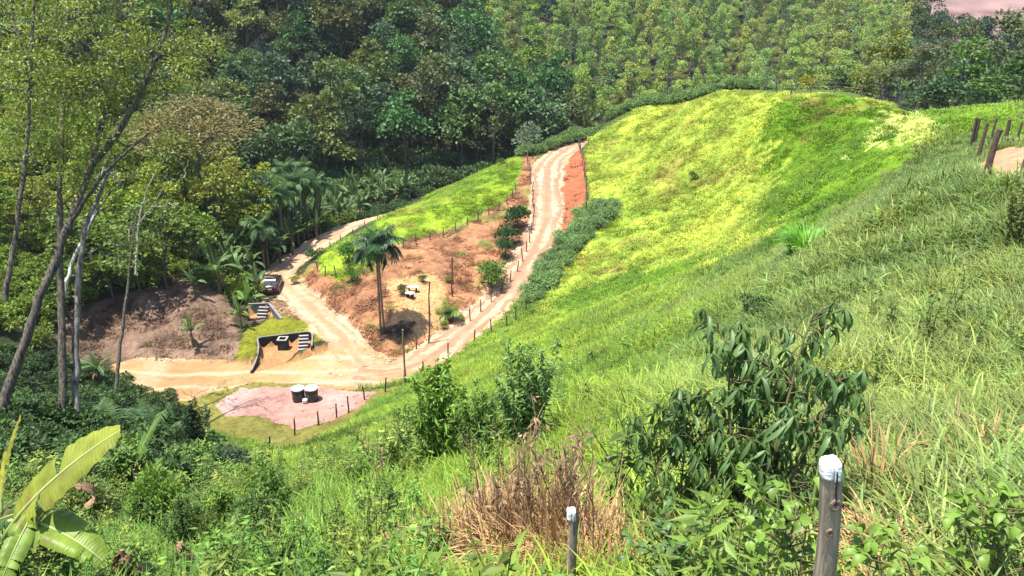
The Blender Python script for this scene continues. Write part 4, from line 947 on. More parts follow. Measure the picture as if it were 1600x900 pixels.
# dry litter and straw on the bare slopes
T_LIT = protos('dry_litter', 4, M['straw_inst'] if 'straw_inst' in M else M['leaf_inst'], 14, .34, .05, .45, 2.2, .9)
p, t = field(60000, -50, 10, 60, 112); c, gr, zid = zones(p[:,0], p[:,1])
k = (np.isin(zid, [ZN['bank'], ZN['brown'], ZN['bank2']]) & (RNG.random(len(p)) < .55)) | (np.isin(zid, [ZN['cut'], ZN['clearing']]) & (RNG.random(len(p)) < .08)) | ((np.abs(polydist(p[:,0], p[:,1], MAIN)[0]-2.2) < .6) & (RNG.random(len(p)) < .25))
k &= fbm(p[:,0], p[:,1], 1.8, 77) > -.35
p = p[k]; c = c[k]; sh = .45+1.0*RNG.random((len(p),1)); tone = np.where(RNG.random((len(p),1)) < .12, np.array((.6,1.2,.4)), np.array((1.1,.95,.85)))
scatter('dry_litter', T_LIT, p, .5+.8*RNG.random(len(p)), rots(len(p)), np.clip(c*sh*tone, .01, .5), 'dry cut grass, leaves and twigs strewn over the bare slopes')
# clods and stones on cut slopes and road edges
def clod(seed):
    q = np.random.default_rng(seed); bm = bmesh.new(); bmesh.ops.create_icosphere(bm, subdivisions=1, radius=.16)
    for v in bm.verts: v.co *= .7+.6*q.random(); v.co.z *= .7
    me = bpy.data.meshes.new('clod'); bm.to_mesh(me); bm.free(); me.materials.append(M['clod']); return me
m, t_, o_ = nodemat('earth_clod'); cc = N(t_, 'ShaderNodeAttribute', attribute_type='INSTANCER', attribute_name='gcol').outputs['Color']; pb = N(t_, 'ShaderNodeBsdfPrincipled', _Roughness=.95)
t_.links.new(mul(t_, cc, maprange(t_, noise(t_, 14), .75, 1.25, .3, .7)), pb.inputs['Base Color']); t_.links.new(pb.outputs[0], o_.inputs[0]); M['clod'] = m
CL = [hidden('earth_clod', clod(i)) for i in range(4)]
p, t = field(50000, -45, 14, 58, 122); c, gr, zid = zones(p[:,0], p[:,1]); dm = polydist(p[:,0], p[:,1], MAIN)[0]
k = (np.isin(zid, [ZN['cut'], ZN['brown'], ZN['clearing'], ZN['bank2']]) & (RNG.random(len(p)) < .22)) | ((dm > 1.5) & (dm < 2.5) & (RNG.random(len(p)) < .35)) | (np.isin(zid, [ZN['bare']]) & (RNG.random(len(p)) < .2)) | ((dm < .35) & (RNG.random(len(p)) < .12))
p = p[k]; scatter('earth_clods', CL, p, .25+.9*RNG.random(len(p))**3, rots(len(p)), np.clip(c[k]*(.75+.5*RNG.random((k.sum(),1))), .01, .5), 'clods of earth and stones on the road edges and cut slopes')
# ------------------------------------------------------------------ leafy weeds of the near slope
def weed(seed, h=.8, n=110, L=.09, W=.036, ns=6):
    q = np.random.default_rng(seed); g = Geo()
    for s in range(ns):
        a = q.random()*6.28; tip = np.array((math.cos(a)*.22*q.random(), math.sin(a)*.22*q.random(), h*(.6+.5*q.random()))); pts = limb(q, np.array((.04*q.normal(), .04*q.normal(), -.1)), tip, 5)
        g.tube(pts, np.linspace(.008, .003, 5), 4, cap=False); m = n//ns; f = .25+.75*q.random(m); ss = np.linspace(0, 1, 5)
        B = np.stack([np.interp(f, ss, pts[:,k]) for k in range(3)], 1); az = q.random(m)*6.28
        D = np.stack((np.cos(az), np.sin(az), .35-.8*q.random(m)), 1); g.kites(B, D, np.array((0,0,1.))+.4*q.normal(size=(m,3)), L*(.5+.8*q.random(m)), W*(.6+.7*q.random(m)))
    return g.mesh('weed', M['leaf_inst'])
WD = [hidden('leafy_weed', weed(i, h=.7+.1*i)) for i in range(5)] + [hidden('leafy_weed', weed(20+i, 1.0, 90, .14, .035)) for i in range(3)]
p, t = field(17000, -26, 8, 2, 42); u = p[:,0]/p[:,1]; zid = zones(p[:,0], p[:,1])[2]
dens = np.clip(.5*np.clip((.02-u)/.22, 0, 1)*(1-sstep(20, 34, t)) + .12 + .55*fbm(p[:,0], p[:,1], 3, 99), 0, 1)*(1-sstep(28, 40, t)); dens = np.where(u > .1, dens*.22, dens)
k = (RNG.random(len(p)) < dens) & (zid == 0) & ~(drymask(p) & (RNG.random(len(p)) < .93)); p = p[k]; wn = np.clip(fbm(p[:,0], p[:,1], 2.4, 103)*1.3, -.6, .9)
c = np.array((.13,.20,.03))*(.5+.9*RNG.random((len(p),1)))*(1+.15*RNG.normal(size=(len(p),3))*np.array((1,.4,.6)))
c = c*(1+.35*wn[:,None]*np.array((.6,.5,1.)))
scatter('leafy_weeds', WD, p, (.55+.6*RNG.random(len(p)))*(1+.65*wn), rots(len(p)), np.clip(c, .01, .4), 'leafy green weeds growing through the grass of the near slope')
# rank growth in the gully under the tall trunks
p, t = field(9000, -42, -6, 20, 62); zid = zones(p[:,0], p[:,1])[2]; px, py = pix(p)
k = (zid == 0) & (p[:,0] < -.45*p[:,1]) & (RNG.random(len(p)) < .35) & ~((p[:,1] > 46.5) & (p[:,0] > -25)) & ~((p[:,1] > 36) & (p[:,0] > -19)); p = p[k]
scatter('gully_scrub', WB, p, .35+.75*RNG.random(len(p))**2, rots(len(p)), np.array((.045,.085,.022))*(.5+1.0*RNG.random((len(p),1))), 'dense dark undergrowth in the gully under the tall trunks')
# ------------------------------------------------------------------ tall trees at the left
def pxline(l): return np.array([P(*a) for a in l])
def big_tree(label, trunks, clusters, leafcol, seed, bark, per=150, L=.19, W=.066, r=.68, bark_tint=(1,1,1)):
    """trunks: list of (pixel/depth points, r0, r1); clusters: list of (polygon px box, n, depth range)"""
    q = np.random.default_rng(seed); b = P(*trunks[0][0][0]); o = empty('tall_tree', b, 0, label, 'tree'); sk = []; 
    g = Geo()
    for pts, r0, r1 in trunks:
        pts = pxline(pts); s = np.linspace(0, len(pts)-1, len(pts)*4); pp = np.stack([np.interp(s, np.arange(len(pts)), pts[:,k]) for k in range(3)], 1)
        for _ in range(2): pp[1:-1] = .25*pp[:-2]+.5*pp[1:-1]+.25*pp[2:]
        pp[1:-1] += .03*q.normal(size=(len(pp)-2,3)); rr = np.linspace(r0, r1, len(pp)); g.tube(pp-b, rr*(1+.05*q.normal(size=len(pp))), 9); sk += [(p, w) for p, w in zip(pp, rr)]
    g.build('trunk', bark, o, True, color=bark_tint)
    C = []
    for (x0, y0, x1, y1), n, (t0, t1) in clusters:
        for _ in range(n): C.append(P(x0+(x1-x0)*q.random(), y0+(y1-y0)*q.random(), t0+(t1-t0)*q.random()))
    pos = np.array([p for p, _ in sk]); lo = Geo(); br = Geo(); C = np.array(C); up = pos[:,2] > np.quantile(pos[:,2], .3)
    pos = pos[up]; d0 = np.min(np.linalg.norm(C[:,None]-pos[None], axis=2), axis=1)
    for c in C[np.argsort(d0)]:
        dd = np.linalg.norm(pos-c, axis=1) + .8*np.maximum(pos[:,2]-c[2]+.3, 0); a = pos[dd.argmin()]; ln = np.linalg.norm(c-a)
        w = limb(q, a, c, 5, .07); br.tube(w-b, np.linspace(min(.07, .014+.014*ln), .008, 5), 5, cap=False); pos = np.vstack((pos, w[2:]))
        for e in range(3):
            cc_ = c + q.normal(size=3)*r*.5; clump_leaves(lo, q, cc_-b, r*(.5+.5*q.random()), per//3, L, W, flat=.8, hang=.45)
    tag(br.build('twigs', bark, o, True, color=bark_tint), kind='stuff'); lo.build('foliage', M['leaf'], o, color=leafcol); return o
big_tree('tall leaning forked tree with dark rough trunk rising from the lower left edge', [
    ([(-4,660,34),(30,560,34),(62,470,34),(100,370,34),(140,270,34.3),(162,180,34.6),(196,80,35),(208,-40,35.5)], .22, .07),
    ([(140,270,34.3),(190,200,33.6),(228,130,33.2),(258,60,33),(274,-40,33)], .15, .06), ([(112,345,34),(170,262,33),(235,205,32.4)], .09, .03)],
    [((100,-60,330,150), 46, (31,37)), ((60,120,260,280), 22, (32,37)), ((150,40,310,110), 12, (31,36))], (.165,.21,.032), 1, M['bark'])
big_tree('straight dark trunk with thin upright branches, second from the left edge', [
    ([(100,700,36),(98,560,36),(95,420,36),(92,300,36),(100,180,36.5),(104,60,37),(108,-60,37)], .19, .05)],
    [((10,-60,180,130), 32, (34,39)), ((0,110,150,300), 22, (34,39))], (.155,.205,.032), 2, M['bark'])
big_tree('mottled grey trunk with white bark patches standing right of the straight dark trunk', [
    ([(121,676,36.5),(117,560,36.5),(121,450,36.5),(134,350,36.5),(158,300,37),(186,240,37)], .18, .05), ([(121,450,36.5),(128,380,38),(160,310,38),(215,268,38)], .07, .02)],
    [((110,240,260,330), 9, (36,41)), ((140,330,250,400), 6, (37,41))], (.14,.2,.022), 3, M['bark_pale'], per=70, bark_tint=(.75,.75,.75))
big_tree('slender tree with dark stem at the left border of the photo', [
    ([(8,470,31),(22,380,31),(36,280,31),(46,180,31),(48,80,31.3),(56,-60,31.5)], .11, .035), ([(48,130,31),(30,60,31),(10,0,31)], .05, .02)],
    [((-60,-60,90,110), 22, (29,33)), ((-60,100,80,280), 16, (29,33))], (.155,.205,.032), 4, M['bark'])
big_tree('thin pale bare stem leaning left among the tall trunks', [([(98,470,38),(108,420,38),(150,330,39),(165,250,40)], .10, .04), ([(98,690,38),(97,560,38),(98,470,38)], .11, .1)], [((140,200,220,280), 4, (38,41))], (.12,.16,.03), 5, M['bark_pale'], per=40, bark_tint=(1.8,1.8,1.8))
big_tree('thin dark sapling standing at the left end of the sand yard', [([(181,608,60),(187,540,60),(198,470,60),(204,400,60),(214,330,60)], .15, .05)], [((170,300,260,390), 9, (58,63)), ((160,370,250,430), 5, (58,63))], (.08,.12,.02), 6, M['bark'], per=50)
big_tree('dry pale branching sapling in front of the yellow-green slope', [([(212,430,58),(216,350,58),(228,300,58),(246,262,58)], .09, .03), ([(216,350,58),(240,320,58),(262,280,58)], .05,.02)], [((200,250,300,330), 5, (56,60))], (.13,.14,.04), 7, M['bark_pale'], per=30)
# ------------------------------------------------------------------ near shrubs with leaves one can pick apart
def lance_leaf(seed, L=.27, W=.05, droop=1.0, fold=.35, n=6, prof=None):
    s = np.linspace(0, 1, n); an = .15 - droop*s*1.4; R = np.stack((np.cumsum(np.cos(an))*L/n, .015*np.sin(s*4+seed), np.cumsum(np.sin(an))*L/n), 1); R -= R[0]
    w = W*.5*(np.sin(np.pi*np.clip(s*.9+.06, 0, 1))**.8 if prof is None else np.interp(s, np.linspace(0,1,len(prof)), prof)); T = nrm(np.gradient(R, axis=0)); U = np.cross(T, np.array((0,1.,0))); U = np.where(U[:,2:3] < 0, -U, U)
    rows = np.stack((R - np.array((0,1.,0))*w[:,None] + U*w[:,None]*fold, R, R + np.array((0,1.,0))*w[:,None] + U*w[:,None]*fold), 1).reshape(-1,3)
    i = (np.arange(n-1)[:,None]*3+np.arange(2)[None]).ravel(); g = Geo(); g.add(rows, np.stack((i, i+3, i+4, i+1), -1)); return g.mesh('leaf', M['leaf_glossy'], True)
LAN = [lance_leaf(i, .27, .042, d) for i, d in enumerate((.6, .9, 1.15, 1.4))]
OVA = [lance_leaf(i, .115, .068, d, .4, 7, (.1,.85,1,.8,.55,.28,.02)) for i, d in enumerate((.35, .7, 1.0))]
def leafy(label, stems, n_ros, per, leaves, col, seed, sc=1.0, name='drooping_shrub', branch=.3, lo=.25, r0=.022, cat='shrub', tilt=.45, limit=296, jitter=.6):
    """stems: world polylines; rosettes of hanging leaves on side twigs, every leaf an object"""
    q = np.random.default_rng(seed); b = stems[0][0]; o = empty(name, b, 0, label, cat); P_ = []
    for s in stems:
        s = resample(s, .08); inst('stem', Geo().tube(s-b, np.linspace(r0, r0*.3, len(s)), 6).mesh('stem', M['stem'], True), o); P_.append(s)
    tw = Geo(); cnt = 0; extra = []
    for k in range(n_ros):
        s = P_[k % len(P_)]; f = lo+(1-lo)*q.random()**.75; a = s[int(f*(len(s)-1))]; az = q.random()*6.28; ln = branch*(.4+.9*q.random())*(1.15-.5*f)
        c = a + np.array((math.cos(az)*ln, math.sin(az)*ln, ln*(.35+.4*q.random())))
        if k < len(P_): c = s[-1]
        else: tw.tube(limb(q, a-b, c-b, 4, .05), np.linspace(.007, .003, 4), 4, cap=False)
        for j in range(per):
            e = 0 if j < per*.6 else .5*q.random(); p = c*(1-e)+a*e - b
            extra.append((p, (tilt*q.normal()*.6, (tilt*(q.random()-.2) if tilt > .5 else .25+.75*q.random()), j*2.39+q.random()*jitter), sc*(.6+.6*q.random()), np.array(col)*(.7+.6*q.random())))
    q.shuffle(extra)
    for p, r, s_, c in extra[:limit]: inst('leaf', leaves[q.integers(len(leaves))], o, p, r, (s_,)*3, c)
    tag(tw.build('twigs', M['stem'], o, True), kind='stuff')
    if len(extra) > limit:
        g = Geo(); v0 = []
        for p, r, s_, c in extra[limit:]:
            me = leaves[q.integers(len(leaves))]; v = np.empty(len(me.vertices)*3, np.float32); me.vertices.foreach_get('co', v); R = np.array(Matrix.Rotation(r[2],3,'Z')@Matrix.Rotation(r[1],3,'Y')@Matrix.Rotation(r[0],3,'X'))
            g.add((v.reshape(-1,3)*s_)@R.T + p, [tuple(f.vertices) for f in me.polygons])
        tag(g.build('small_leaves', M['leaf_glossy'], o, True, color=col), kind='stuff')
    return o
def stem_px(l, base=None):
    p = pxline(l); p[0,2] = min(p[0,2], ground1(p[0,0], p[0,1])); return p
leafy('big drooping shrub with long dark hanging leaves behind the white-topped post', [
    stem_px([(1165,850,7.2),(1150,740,7.3),(1138,640,7.3),(1140,555,7.3),(1143,510,7.3)]), stem_px([(1180,850,7.2),(1200,740,7.1),(1232,620,7.1),(1258,520,7.1),(1275,488,7.1)]),
    stem_px([(1185,850,7.2),(1240,740,6.9),(1285,650,6.8),(1318,580,6.8)]), stem_px([(1160,850,7.3),(1120,740,7.4),(1085,660,7.4),(1072,610,7.4)]), stem_px([(1172,850,7.4),(1180,720,7.6),(1195,620,7.6),(1205,560,7.6)])],
    220, 9, LAN, (.085,.15,.042), 11, sc=.95, branch=.36, lo=.10)
leafy('smaller drooping shrub with narrow hanging leaves left of the big one', [stem_px([(1050,850,7.6),(1035,760,7.6),(1015,690,7.7),(1000,650,7.7)]), stem_px([(1060,850,7.6),(1065,760,7.5),(1070,690,7.5),(1062,640,7.5)])],
    64, 8, LAN, (.11,.18,.045), 12, sc=.8, branch=.32, lo=.15, r0=.014)
def vine(label, px, py, t, seed, n, w, h, col=(.12,.20,.025)):
    q = np.random.default_rng(seed); st = []
    for k in range(5):
        a = P(px+w*(q.random()-.5)*.5, py+h*.7, t); a[2] = ground1(a[0], a[1]); e = P(px+w*(q.random()-.5), py-h*(.5*q.random()), t+.5*(q.random()-.5)); m_ = (a+e)/2+np.array((.1*q.normal(), -.1, .15)); st.append(np.array([a, m_, e]))
    return leafy(label, st, int(n*1.5), 4, OVA, col, seed, .85, 'vine', .28, .1, .006, 'vine', .8, 240, 3.0)
vine('tangle of vine with broad bright leaves filling the lower right corner', 1530, 820, 5.0, 21, 50, 160, 120)
vine('broad-leaved vine climbing at the left side of the white-topped post', 1235, 800, 4.7, 22, 36, 110, 130)
vine('broad-leaved vine right of the white-topped post', 1375, 850, 4.6, 23, 26, 90, 70)
vine('broad-leaved weeds with pointed leaves at the bottom right of the dead stalks', 1060, 850, 6.2, 24, 36, 170, 70, (.07,.13,.03))
vine('light green broad-leaved weed under the big drooping shrub', 1160, 780, 5.6, 25, 26, 110, 60)
def spire(seed, h=1.6, r=1.0, ns=26, per=110, L=.24, W=.05):
    q = np.random.default_rng(seed); st = Geo(); lf = Geo()
    for k in range(ns):
        a = q.random()*6.28; f = q.random()**.6; hh = h*(1.02-.55*f*q.random()-.15*q.random()); e = np.array((math.cos(a)*r*f*.8, math.sin(a)*r*f*.8, hh)); pts = limb(q, np.array((.2*f*math.cos(a), .2*f*math.sin(a), -.1)), e, 6, .04)
        st.tube(pts, np.linspace(.014, .004, 6), 4, cap=False); m = int(per*(.6+.8*q.random())); g_ = .15+.85*q.random(m)**.8; ss = np.linspace(0, 1, 6)
        B = np.stack([np.interp(g_, ss, pts[:,c]) for c in range(3)], 1) + q.normal(size=(m,3))*.03; az = q.random(m)*6.28
        D = np.stack((np.cos(az), np.sin(az), .45-1.1*q.random(m)), 1); lf.kites(B, D, np.array((0,0,1.))+.5*q.normal(size=(m,3)), L*(1.15-.55*g_)*(.5+.8*q.random(m)), W*(.6+.7*q.random(m)))
    return st.mesh('stem', M['stem'], True), lf.mesh('foliage', M['leaf'])
SPIRE = [spire(140+i) for i in range(3)]
def pxbush(ms, px, py, wpx, hpx, col, label, name='shrub', w0=1.0, h0=1.6):
    p = on(px, py); t = depth(p); s = wpx*t/F/(2*w0); hz = hpx*t/F/.93/h0; return bush(ms, p, s, col, label, sz=hz/s, name=name)
FINE = [bush_mesh(80+i, 1.6, 1.0, 4600, .17, .055, .55, 12, 44, 'leaf') for i in range(3)]
pxbush(SPIRE[1], 822, 700, 125, 178, (.14,.235,.06), 'tall dense weed bush with fine hanging leaves in the middle of the slope')
pxbush(SPIRE[2], 690, 735, 130, 185, (.15,.26,.035), 'bright green bush with hanging leaves left of the dense weed bush')
pxbush(SPIRE[0], 752, 722, 90, 130, (.13,.22,.04), 'lower leafy bush between the two hanging-leaf bushes')
pxbush(SPIRE[1], 640, 720, 70, 100, (.14,.24,.035), 'pale green leafy bush at the left end of the weed bushes')
pxbush(BUSH[1], 1182, 505, 56, 50, (.075,.13,.04), 'small grey-green bush on the slope above the drooping shrub')
pxbush(SPIRE[0], 1588, 392, 80, 110, (.15,.19,.05), 'leafy dark weed bush on the right slope below the bare patch')
pxbush(SPIRE[2], 312, 726, 80, 105, (.05,.085,.03), 'dark shrub with dense leaves in front of the sand yard')
pxbush(SPIRE[0], 290, 712, 45, 95, (.045,.08,.028), 'dark upright shrub at the left of the dense dark shrub')
pxbush(FINE[2], 352, 752, 90, 50, (.045,.075,.028), 'low dark bush at the edge of the grassy strip')
pxbush(SPIRE[1], 315, 775, 100, 95, (.13,.22,.04), 'light green bush below the dark shrubs')
pxbush(SPIRE[2], 210, 800, 120, 110, (.12,.2,.035), 'leafy green bush right of the big banana leaf')
pxbush(SPIRE[0], 430, 830, 90, 120, (.11,.2,.035), 'green weed bush in the lower left grass')
pxbush(SPIRE[1], 150, 760, 100, 85, (.08,.14,.03), 'dark leafy bush behind the banana leaves')
q_ = np.random.default_rng(88)
for k in range(26):                                    # weedy shrubs standing above the herbs
    px = 130+620*q_.random(); py = 735+150*q_.random()
    if (640 < px and py > 800) or (px > 350 and py < 800): continue
    ww = 45+50*q_.random(); hh = ww*(.9+.8*q_.random())
    o = pxbush(SPIRE[k%3] if k%4 else FINE[k%3], px, py, ww, hh, np.array([(.13,.22,.035),(.10,.18,.035),(.16,.25,.04),(.09,.15,.035),(.15,.2,.05)][k%5])*(.85+.3*q_.random()), 'leafy weedy shrub standing above the low herbs of the near left slope'); o['group'] = 'weedy shrubs on the near left slope'
o = empty('tall_grass_clump', on(1260, 398), 0, 'dense clump of tall broad-bladed grass on the right slope', 'grass clump'); q_ = np.random.default_rng(77); g = Geo(); n = 460
a = q_.random(n)*6.28; r = .62*q_.random(n)**.5; D = np.stack((np.cos(a)*(.08+.28*q_.random(n)), np.sin(a)*(.08+.28*q_.random(n)), np.ones(n)), 1)
g.blades(np.stack((r*np.cos(a), r*np.sin(a), 0*a-.1), 1), D, 1.3+.7*q_.random(n), .06, .3+.4*q_.random(n)); g.build('blades', M['leaf_glossy'], o, color=(.13,.32,.03))
# ------------------------------------------------------------------ dead stalks and dry grass in the foreground
def dry_clump(px, py, t, label, n, L, spread, seed, mat='straw', W=.016, lean=.8, droop=.9):
    n = int(n*2.4); q = np.random.default_rng(seed); p = P(px, py, t); p[2] = ground1(p[0], p[1]); g = Geo(); a = q.random(n)*6.28; r = spread*q.random(n)**.6
    D = np.stack((np.cos(a+q.normal(size=n))*lean*q.random(n), np.sin(a+q.normal(size=n))*lean*q.random(n), np.ones(n)), 1)
    g.blades(np.stack((r*np.cos(a), r*np.sin(a), 0*a), 1), D, L*(.4+.8*q.random(n)), W*(.6+.8*q.random(n)), droop*(.2+1.3*q.random(n))); o = g.build('dry_grass', M[mat], None, loc=p); return tag(o, label, 'dry grass')
dry_clump(760, 880, 8.6, 'clump of bent dry straw at the bottom left of the dead stalks', 420, .85, .5, 1)
dry_clump(850, 880, 8.0, 'tallest tangle of dry brown straw at the foot of the dead stalks', 520, 1.0, .55, 2)
dry_clump(930, 870, 7.4, 'dry straw around the half-hidden second white-topped post', 420, .8, .45, 3)
dry_clump(660, 895, 9.0, 'low dry straw at the bottom edge left of the dead stalks', 300, .6, .5, 4)
dry_clump(1415, 790, 5.9, 'matted clump of orange-brown dry grass right of the white-topped post', 520, .62, .33, 5, lean=1.3, droop=1.6)
dry_clump(1395, 850, 5.1, 'dry grass below the matted clump near the bottom edge', 300, .4, .3, 6, lean=1.4, droop=1.6)
dry_clump(1540, 700, 8.4, 'wisp of dry straw leaning on the right slope', 120, .8, .3, 7, lean=.9)
dry_clump(1385, 720, 7.4, 'few tall orange dry stems behind the matted dry clump', 40, 1.1, .12, 8, lean=.5, droop=.3)
for k, (px, py, t, n, L) in enumerate([(720,905,9.2,260,.6),(800,905,8.6,320,.7),(880,905,7.6,320,.7),(960,900,7.1,260,.6),(800,850,8.9,320,1.0),(880,850,8.2,260,.9)]):   # straw spread
    dry_clump(px, py, t, ['low dry straw at the bottom edge under the dead stalks','dense dry straw at the bottom edge below the tallest stalks','dry straw at the bottom edge left of the second post','dry straw at the bottom edge right of the second post','tall pale dry straw among the dead stalks','pale dry straw rising behind the second post'][k], n, L, .45, 60+k, W=.014)
for px, py, t, n, L, lab in [(790,870,8.5,110,1.25,'thin upright straw stems at the left of the dead patch'),(850,870,8.1,130,1.35,'thin upright straw stems in the middle of the dead patch'),(905,870,7.5,90,1.1,'thin upright straw stems beside the second post'),(745,880,8.9,70,.95,'thin upright straw stems at the far left of the dead patch')]:   # upright straw
    dry_clump(px, py, t, lab, n, L, .4, int(px), W=.013, lean=.32, droop=.25)
def dead_weed(px, py, t, top, label, seed, n=6, head=True, spread=.14):
    n = int(n*1.3)
    q = np.random.default_rng(seed); p = P(px, py, t); p[2] = ground1(p[0], p[1]); h = P(px, top, t)[2]-p[2]; o = empty('dead_weed', p, 0, label, 'dead weed')
    for k in range(n):
        e = np.array((q.normal()*spread*1.3, q.normal()*spread, h*(.72+.4*q.random() if k else 1.05))); s = limb(q, np.array((spread*.5*q.normal(), spread*.5*q.normal(), -.1)), e, 7, .025)
        g = Geo(); g.tube(s, np.linspace(.0085, .003, 7), 5)
        for m_ in range(7):
            f = .35+.6*q.random(); a = np.array([np.interp(f, np.linspace(0,1,7), s[:,c]) for c in range(3)]); az = q.random()*6.28; d = np.array((math.cos(az)*.12, math.sin(az)*.12, .12+.08*q.random())); g.tube([a, a+d*.5+[0,0,.01], a+d], [.004,.003,.002], 4, cap=False)
        g.build('stalk', M['deadstalk'], o, True)
        if head:
            g = Geo(); m_ = 12; f = .6+.45*q.random(m_)**.7; B = np.stack([np.interp(f, np.linspace(0,1,7), s[:,c]) for c in range(3)], 1)+q.normal(size=(m_,3))*np.array((.035,.035,.03)); g.kites(B, rdir(q, m_)+np.array((0,0,-.9)), rdir(q, m_), .05+.07*q.random(m_), .014+.02*q.random(m_)); g.build('withered_leaves', M['deadstalk'], o)
    return o
dead_weed(822, 860, 8.2, 662, 'group of dead brown stalks with withered heads, left in the dead patch', 31, 9, spread=.2)
dead_weed(868, 860, 8.0, 668, 'group of dead brown stalks with pale withered heads, centre of the dead patch', 32, 8, spread=.16)
dead_weed(790, 870, 8.4, 720, 'short dead stalks at the left of the dead patch', 33, 6)
dead_weed(915, 870, 7.4, 640, 'tallest single dead stalk leaning right above the dead patch', 34, 2, False, .05)
dead_weed(760, 880, 8.6, 740, 'short brown dead stalks at the far left of the dry straw', 35, 5)
dead_weed(800, 850, 8.6, 640, 'tall thin reddish-brown dead stalks rising at the left of the dead patch', 37, 7, False, .22)
dead_weed(850, 850, 8.2, 630, 'tall thin reddish-brown dead stalks in the middle of the dead patch', 38, 8, True, .22)
dead_weed(900, 850, 7.8, 690, 'thin dead stalks behind the second white-topped post', 39, 6, False, .18)
dead_weed(600, 800, 14, 640, 'thin dead stalk standing in the grass left of the weed bushes', 36, 3)
# ------------------------------------------------------------------ white-topped posts at the front
def white_post(px, pt, t, w, label, seed, knot, hcap, lean=.1):
    top = P(px, pt, t); gz = ground1(top[0], top[1])-.25; h = top[2]-gz; q = np.random.default_rng(seed); o = empty('fence_post', (top[0]+lean*h, top[1], gz), .1, label, 'fence post'); o.rotation_euler = (0, -lean, .1)
    k = 9; z = np.linspace(0, h-hcap*.2, k); g = Geo(); sx = w*.5*(1.06+.05*q.normal(size=k)); sx[-1] = w*.5; m_ = 10; th = np.arange(m_)*2*np.pi/m_
    sq = np.maximum(np.abs(np.cos(th)), np.abs(np.sin(th)))**-.85
    v = np.stack((sx[:,None]*np.cos(th)*sq*(1+.04*q.normal(size=m_)), sx[:,None]*.9*np.sin(th)*sq*(1+.04*q.normal(size=m_)), np.broadcast_to(z[:,None], (k,m_))), -1); v[:,:,0] += (.012*np.sin(z*5+seed))[:,None]
    i = np.arange(k-1)[:,None]*m_; j = np.arange(m_)[None]; g.add(v.reshape(-1,3), np.stack((i+j, i+(j+1)%m_, i+m_+(j+1)%m_, i+m_+j), -1).reshape(-1,4)); g.build('post_wood', M['post'], o, True)
    for sd, ww in ((-1,.5),(1,.44)):
        th2 = np.linspace(-math.pi/2, math.pi/2, 11); ex = np.maximum(np.abs(np.cos(th2)), np.abs(np.sin(th2)))**-.92
        ring = np.stack((np.cos(th2)*ex*w*.53, np.sin(th2)*ex*w*.5), 1)*(1+.03*q.normal(size=(11,1))); ring[:,0] = sd*(np.abs(ring[:,0])*(2*ww) + .0018); kk_ = len(ring); lv = []
        for zz2, sc2 in ((h-hcap*(1+.10*sd), .985), (h-hcap*.5, 1.0), (h-.012, .985), (h-.002, .92)): lv.append(np.c_[ring*[1,sc2] if sc2 > .95 else np.c_[sd*.0018+(ring[:,0]-sd*.0018)*sc2, ring[:,1]*sc2], np.full(kk_, zz2)+ring[:,1]*.12])
        lv.append(np.repeat(lv[-1].mean(0)[None], kk_, 0)); g = Geo(); vv = np.concatenate(lv); ff = [(a*kk_+b_, a*kk_+(b_+1)%kk_, (a+1)*kk_+(b_+1)%kk_, (a+1)*kk_+b_) for a in range(4) for b_ in range(kk_)]
        g.add(vv, ff if sd > 0 else [f_[::-1] for f_ in ff]); c = g.build('painted_top', M['chipped'], o, True)
    g = Geo(); g.box((.01, -w*.44, h-hcap*1.6), (.004, .03, hcap*2.2)); g.build('crack', M['wall_dark'], o)
    if knot:
        for kx, kz, s in ((.012, h-.235, .02), (-.01, h-.40, .014)):
            g = Geo(); lathe(g, [(s*1.5,0),(s*1.2,.007),(s*.7,.009),(s*.6,.003),(0,.001)], 14)
            kk = g.build('knot', M['knot'], o, True); kk.location = (kx, -w*.5+.0, kz); kk.rotation_euler = (math.radians(90), 0, 0); kk.scale = (1, 1.35, 1)
    return o
M['chipped'] = rough_mat('chipped_white_paint', (.32,.28,.23), (.74,.74,.72), 9, rough=.7, bump=.5)
for n_ in M['chipped'].node_tree.nodes:
    if n_.type == 'MAP_RANGE': n_.inputs[1].default_value = .24; n_.inputs[2].default_value = .34
M['post'] = rough_mat('weathered_post', (.22,.165,.12), (.40,.32,.24), 7, bump=.6, stretch=(6,6,.5)); M['knot'] = rough_mat('knot_wood', (.15,.10,.07), (.26,.19,.14), 20, bump=.4)
white_post(1297, 714, 4.0, .088, 'weathered wooden post with a white painted top and a dark crack, lower right', 1, True, .085)
white_post(893, 795, 6.2, .062, 'second post with white painted top half hidden in dry straw', 2, False, .08, .04)
# ------------------------------------------------------------------ banana leaves at the left front
def leaf_on(o, me, base, tip, normal, W, col, L0):
    b = np.asarray(o.location); X = nrm(tip-base); Nn = np.asarray(normal, float); Y = nrm(np.cross(Nn, X)); Z_ = np.cross(X, Y); s = np.linalg.norm(tip-base)/L0
    mt = Matrix(((X[0],Y[0],Z_[0],0),(X[1],Y[1],Z_[1],0),(X[2],Y[2],Z_[2],0),(0,0,0,1))); l = inst('leaf', me, o, color=col); l.matrix_basis = Matrix.Translation(base-b) @ mt @ Matrix.Diagonal((s, s*W, s, 1)); return l
bp = P(-25, 890, 8.8); bz = ground1(bp[0], bp[1]); o = empty('banana_plant', (bp[0], bp[1], bz), 0, 'banana plant with large torn yellow-green leaves in the lower left corner', 'banana plant')
top = P(-5, 850, 8.8); hh = top[2]-bz; inst('stem', BSM, o, (0,0,0), (0,.03,.4), (1.0,1.0,hh/1.9))
